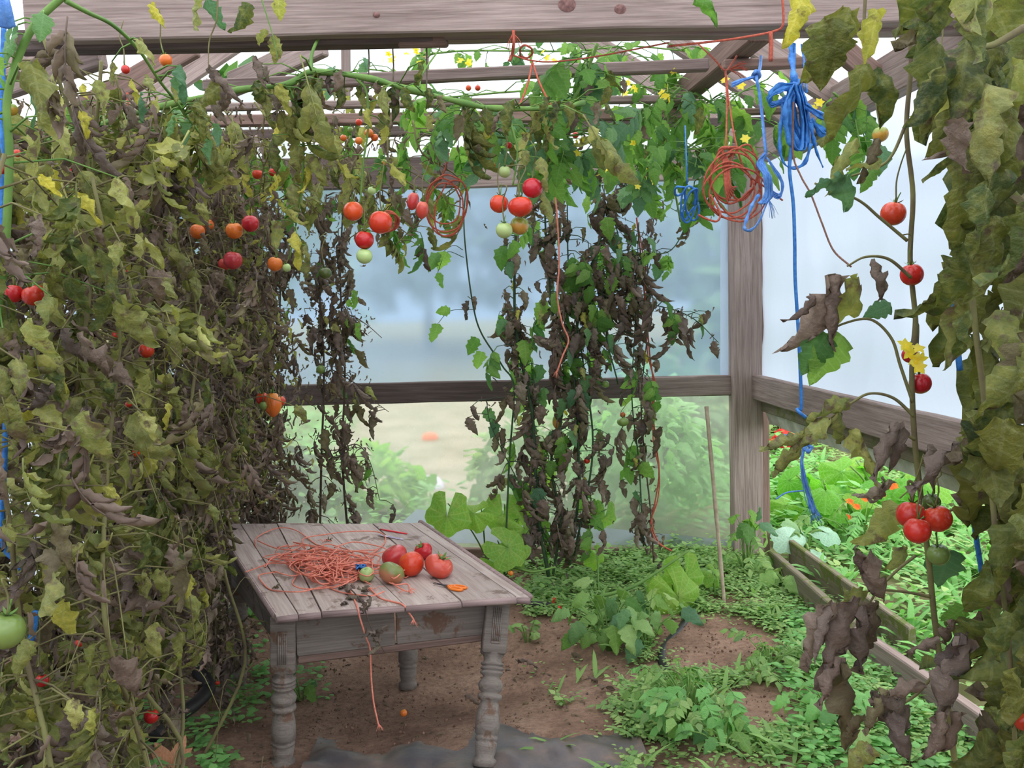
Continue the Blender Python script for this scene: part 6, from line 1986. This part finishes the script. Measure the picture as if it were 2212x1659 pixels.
# squash by the back wall and on the floor
root = empty('squash_plant', gp(1090, 1240), 'squash plant with large round leaves between the table and the back wall', 'squash plant')
gs = []
for (a, b, sz, Yk) in (((968, 1088), (962, 1150), .24, 5.1), ((1040, 1100), (1020, 1112), .17, 5.2), ((1090, 1090), (1085, 1125), .22, 5.3), ((1120, 1120), (1138, 1150), .24, 5.2), ((1075, 1168), (1100, 1185), .23, 5.0), ((1150, 1085), (1160, 1110), .2, 5.4), ((1120, 1180), (1105, 1195), .18, 5.1), ((1060, 1205), (1070, 1216), .16, 5.1), ((1170, 1010), (1180, 1040), .18, 5.5), ((1310, 1100), (1305, 1130), .16, 5.4)):
    p0 = P(*a, Yk)
    d = P(*b, Yk) - p0
    add_leaf(root, 'squash', 'leaf_squash', p0, d, Vector((0.1, -1, 0.7)) + rv(.2), sz)
    bs = gp(1090, 1240) + rv(.05)
    bs.z = hz(bs.x, bs.y)
    gs.append(tube(smooth([bs, bs.lerp(p0, .5) + Vector((0, 0, .06)), p0], 5), 0.006, 0.004, 6))
gs.append(tube(wpath([(1060, 1245, 5.1), (1100, 1225, 5.1), (1150, 1235, 5.0), (1200, 1225, 5.0)]), 0.009, 0.006, 6))
obj('stem', merge(gs), M['stem'], root)
root = empty('squash_plant', gp(1470, 1300), 'squash runner with two big yellow-green leaves on the floor by the cane', 'squash plant')
gs = []
for (a, b, sz, Yk) in (((1478, 1222), (1482, 1262), .22, 4.75), ((1452, 1262), (1470, 1300), .26, 4.65), ((1420, 1250), (1425, 1270), .13, 4.9), ((1290, 1195), (1292, 1212), .13, 5.3), ((1540, 1235), (1550, 1250), .12, 4.9)):
    p0 = P(*a, Yk)
    add_leaf(root, 'squash', 'leaf_squash', p0, P(*b, Yk) - p0, Vector((0.1, -0.8, 0.8)) + rv(.15), sz)
    bs = gp(a[0] + 5, 1310)
    gs.append(tube(smooth([bs, bs.lerp(p0, .6), p0], 5), 0.006, 0.004, 6))
gs.append(tube(wpath([(1290, 1290, 4.6), (1360, 1270, 4.65), (1420, 1235, 4.7), (1486, 1190, 4.75)]), 0.011, 0.007, 7))
obj('stem', merge(gs), M['stem'], root)

# ------------------------------------------------------------------ the garden outside


def og(px, py):
    p = G(px, py, 0.0)
    for _ in range(4):
        p = G(px, py, hz_out(p.x, p.y))
    return p


def opatch(n, fn, box):
    out = []
    k = 0
    while len(out) < n and k < n * 60:
        k += 1
        x, y = random.uniform(box[0], box[1]), random.uniform(box[2], box[3])
        if fn(x, y):
            out.append((x, y))
    return out


tufts('garden_weeds', opatch(2600, lambda x, y: x > 2.25 and noise.noise(Vector((x * 1.5, y * 1.5, 5))) > -.3, (2.2, 7.5, 3.0, 15)), 'tiny', 9, (0.03, 0.075), 'leaf_weed', 'lush low weeds in the garden beyond the open side', 0.7, 0.12, hz_out, 0.06)
tufts('garden_grass', opatch(500, lambda x, y: x > 2.2, (2.2, 5.0, 2.5, 9)), 'grassy', 7, (0.14, 0.3), 'leaf_clover', 'grass tufts just outside the right sill board', 1.8, 0.02, hz_out, 0.05)
tufts('garden_weeds', opatch(1500, lambda x, y: not (-1.6 < x < 1.1 and y > 7.4), (-4.5, 3.5, 6.2, 14)), 'tiny', 9, (0.05, 0.12), 'leaf_clover', 'green growth behind the back polythene', 0.8, 0.3, hz_out, 0.10)
tufts('straw_grass', opatch(90, lambda x, y: True, (3.6, 5.6, 10.2, 11.2)), 'grassy', 14, (0.3, 0.7), 'straw', 'dry brown grass clump far back in the open garden', 1.6, 0.05, hz_out, 0.12)


def big_leaf_plant(base, label, n, size, mats, hgt, spread, kind='squash', name='rhubarb'):
    root = empty(name, base, label, 'plant')
    gs = []
    for k in range(n):
        a = 2 * PI * k / n + random.uniform(-.3, .3)
        h = Vector((math.cos(a), math.sin(a), 0))
        p1 = Vector(base) + h * spread * random.uniform(.4, 1) + Vector((0, 0, hgt * random.uniform(.5, 1)))
        gs.append(tube(smooth([Vector(base), Vector(base).lerp(p1, .5) + Vector((0, 0, .08)), p1], 5), 0.012, 0.007, 6))
        add_leaf(root, kind, random.choice(mats), p1, h + Vector((0, -0.5, -0.5)), Vector((0, -0.9, .8)) + h * .3 + rv(.2), random.uniform(*size))
    obj('stem', merge(gs), M['stem'], root)
    return root


big_leaf_plant(og(1905, 1125), 'rhubarb with wide bright green leaves, right one in the open gap', 9, (0.24, 0.40), ['leaf_rhubarb'], 0.45, 0.34)
big_leaf_plant(og(1790, 1150), 'rhubarb with yellow-green leaves behind the frayed blue twine', 8, (0.2, 0.32), ['leaf_rhubarb'], 0.4, 0.30)
big_leaf_plant(og(1700, 1110), 'bright green broad-leaved plant directly beside the corner post', 7, (0.24, 0.34), ['leaf_rhubarb'], 0.35, 0.25)
big_leaf_plant(og(1735, 1215), 'pale waxy blue-green cabbage plant outside the sill board', 4, (0.16, 0.24), ['leaf_pale'], 0.24, 0.14, 'squash', 'cabbage')
root = weed('marigold', og(1860, 1185), 'orange marigolds flowering between the rhubarb and the sill', 'flower', [(24, 'feather', ['leaf_weed', 'leaf_clover'], (0.14, 0.24), 0.36, 0.45, 0.2)])
for (px, py) in ((1835, 1084), (1850, 1095), (1832, 1118), (1924, 1052), (1932, 1050), (1945, 1010), (1905, 1068), (1992, 1030), (1868, 1078), (1880, 1140)):
    c = P(px, py, root.location.y - random.uniform(-.2, .2))
    fl = scatter('tiny', [(0, 0, 0)] * 9, [(math.cos(a * .7), math.sin(a * .7), 0.5) for a in range(9)], [(0, 0, 1)] * 9, [0.034] * 9)
    obj('flower', xf(fl, Matrix.Translation(c) @ Matrix.Rotation(0.7, 4, 'X')), M['flower_o'], root)
root = weed('red_nasturtium', og(1690, 975), 'red nasturtiums far back beside the corner post', 'flower', [(30, 'fresh', ['leaf_weed', 'leaf_green'], (0.10, 0.2), 0.5, 0.6, 0.2)])
for k in range(26):
    c = P(1680 + random.uniform(-20, 40), 938 + random.uniform(-14, 30), root.location.y - random.uniform(.1, .6))
    fl = scatter('tiny', [(0, 0, 0)] * 8, [(math.cos(a * .8), math.sin(a * .8), 0.5) for a in range(8)], [(0, 0, 1)] * 8, [0.06] * 8)
    obj('flower', xf(fl, Matrix.Translation(c) @ Matrix.Rotation(0.9, 4, 'X')), M['flower_r'], root)
sb = og(1892, 1085)
board('stake', sb - Vector((0, 0, 0.1)), sb + Vector((0.01, 0, 0.62)), 0.09, 0.06, M['wood_moss'], up=Vector((0, -1, 0)), label='pale wooden stake standing among the garden weeds', cat='stake')
pl = [og(1660, 1000), og(1700, 1035)]
board('garden_board', og(1640, 985) + Vector((0, 0, .05)), og(1720, 1030) + Vector((0, 0, .05)), 0.12, 0.05, M['cane'], label='pale board lying in the garden beside the corner post', cat='board')

pk = og(932, 950)
pk_o = obj('pumpkin', xf(tomato_geo(9, 9, 0.05, 0.8, 0.2), Matrix.Translation(pk + Vector((0, 0, 0.07))) @ Matrix.Scale(0.10, 4)), M['pumpkin'], label='orange pumpkin seen blurred through the back sheet', cat='pumpkin')
stn = og(930, 1055)
obj('stone', xf(tomato_geo(10, 3, 0.12, 0.55, 0.0, 14, 9), Matrix.Translation(stn + Vector((0, 0, 0.06))) @ Matrix.Scale(0.17, 4)), M['white_plastic'], label='white stone on the path seen through the lower back sheet', cat='stone')


def bush(name, base, rad, hgt, n, mat, label, cat='shrub', kind='fresh', size=(0.1, 0.22), trunk=False, group=None):
    root = empty(name, base, label, cat, group)
    Pp, D_, N_, S_ = [], [], [], []
    for k in range(n):
        a, b = random.uniform(0, 6.28), math.acos(random.uniform(-0.35, 1))
        rr = (0.55 + 0.5 * random.random()) * (1 + 0.35 * noise.noise(Vector((math.cos(a) * 1.5, math.sin(a) * 1.5, b))))
        v = Vector((math.sin(b) * math.cos(a), math.sin(b) * math.sin(a), math.cos(b)))
        Pp.append((base[0] + v.x * rad * rr, base[1] + v.y * rad * rr, base[2] + hgt * (0.42 + 0.55 * v.z * rr)))
        D_.append(tuple(v + rv(.5) + Vector((0, 0, -.3))))
        N_.append(tuple(v + Vector((0, 0, .6)) + rv(.3)))
        S_.append(random.uniform(*size))
    obj('foliage', scatter(kind, Pp, D_, N_, S_), M[mat], root, kind='stuff')
    b0 = Vector(base)
    gs = [tube([b0 - Vector((0, 0, .1)), b0 + Vector((0.02, 0, hgt * .3)), b0 + Vector((0, .03, hgt * .75))], 0.03 * hgt + .01, 0.01, 7)]
    for k in range(4):
        a = k * 1.6
        gs.append(tube([b0 + Vector((0, 0, hgt * .25)), b0 + Vector((math.cos(a) * rad * .5, math.sin(a) * rad * .5, hgt * .6))], 0.012 * hgt + .005, 0.005, 5))
    obj('stem', merge(gs), M['trunk'], root)


def oz(x, y):
    return Vector((x, y, hz_out(x, y)))


bush('shrub', oz(1.35, 6.75), 0.55, 1.25, 420, 'leaf_clover', 'leafy green shrub pressed close behind the lower back sheet, next to the corner post')
bush('shrub', oz(0.55, 7.4), 0.5, 0.85, 330, 'leaf_weed', 'low green shrub behind the back sheet, left of the leafy one')
bush('shrub', oz(-0.85, 7.6), 0.5, 0.6, 260, 'leaf_rhubarb', 'low bright green shrub behind the back sheet beside the table')
bush('shrub', oz(-1.7, 6.9), 0.6, 0.95, 420, 'leaf_hedge', 'dark green shrub behind the back sheet at left')
bush('shrub', oz(2.0, 9.5), 0.9, 1.3, 420, 'leaf_hedge', 'dark green shrub farther back behind the corner post', size=(0.15, 0.3))
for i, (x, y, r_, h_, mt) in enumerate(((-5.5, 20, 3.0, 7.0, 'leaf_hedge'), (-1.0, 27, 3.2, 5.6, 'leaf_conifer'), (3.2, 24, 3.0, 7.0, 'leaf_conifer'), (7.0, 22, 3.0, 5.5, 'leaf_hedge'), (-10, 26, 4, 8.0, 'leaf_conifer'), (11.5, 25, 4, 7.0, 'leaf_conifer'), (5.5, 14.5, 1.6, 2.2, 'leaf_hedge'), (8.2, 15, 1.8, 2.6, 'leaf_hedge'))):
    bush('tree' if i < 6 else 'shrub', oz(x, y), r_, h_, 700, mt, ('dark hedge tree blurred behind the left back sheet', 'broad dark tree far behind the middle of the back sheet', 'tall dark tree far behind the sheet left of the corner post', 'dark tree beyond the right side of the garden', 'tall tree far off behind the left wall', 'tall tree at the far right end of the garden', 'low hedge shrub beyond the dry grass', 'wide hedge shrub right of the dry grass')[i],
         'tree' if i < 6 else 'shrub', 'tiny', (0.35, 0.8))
print('LEAVES', NLEAF[0], 'OBJECTS', len(bpy.data.objects))
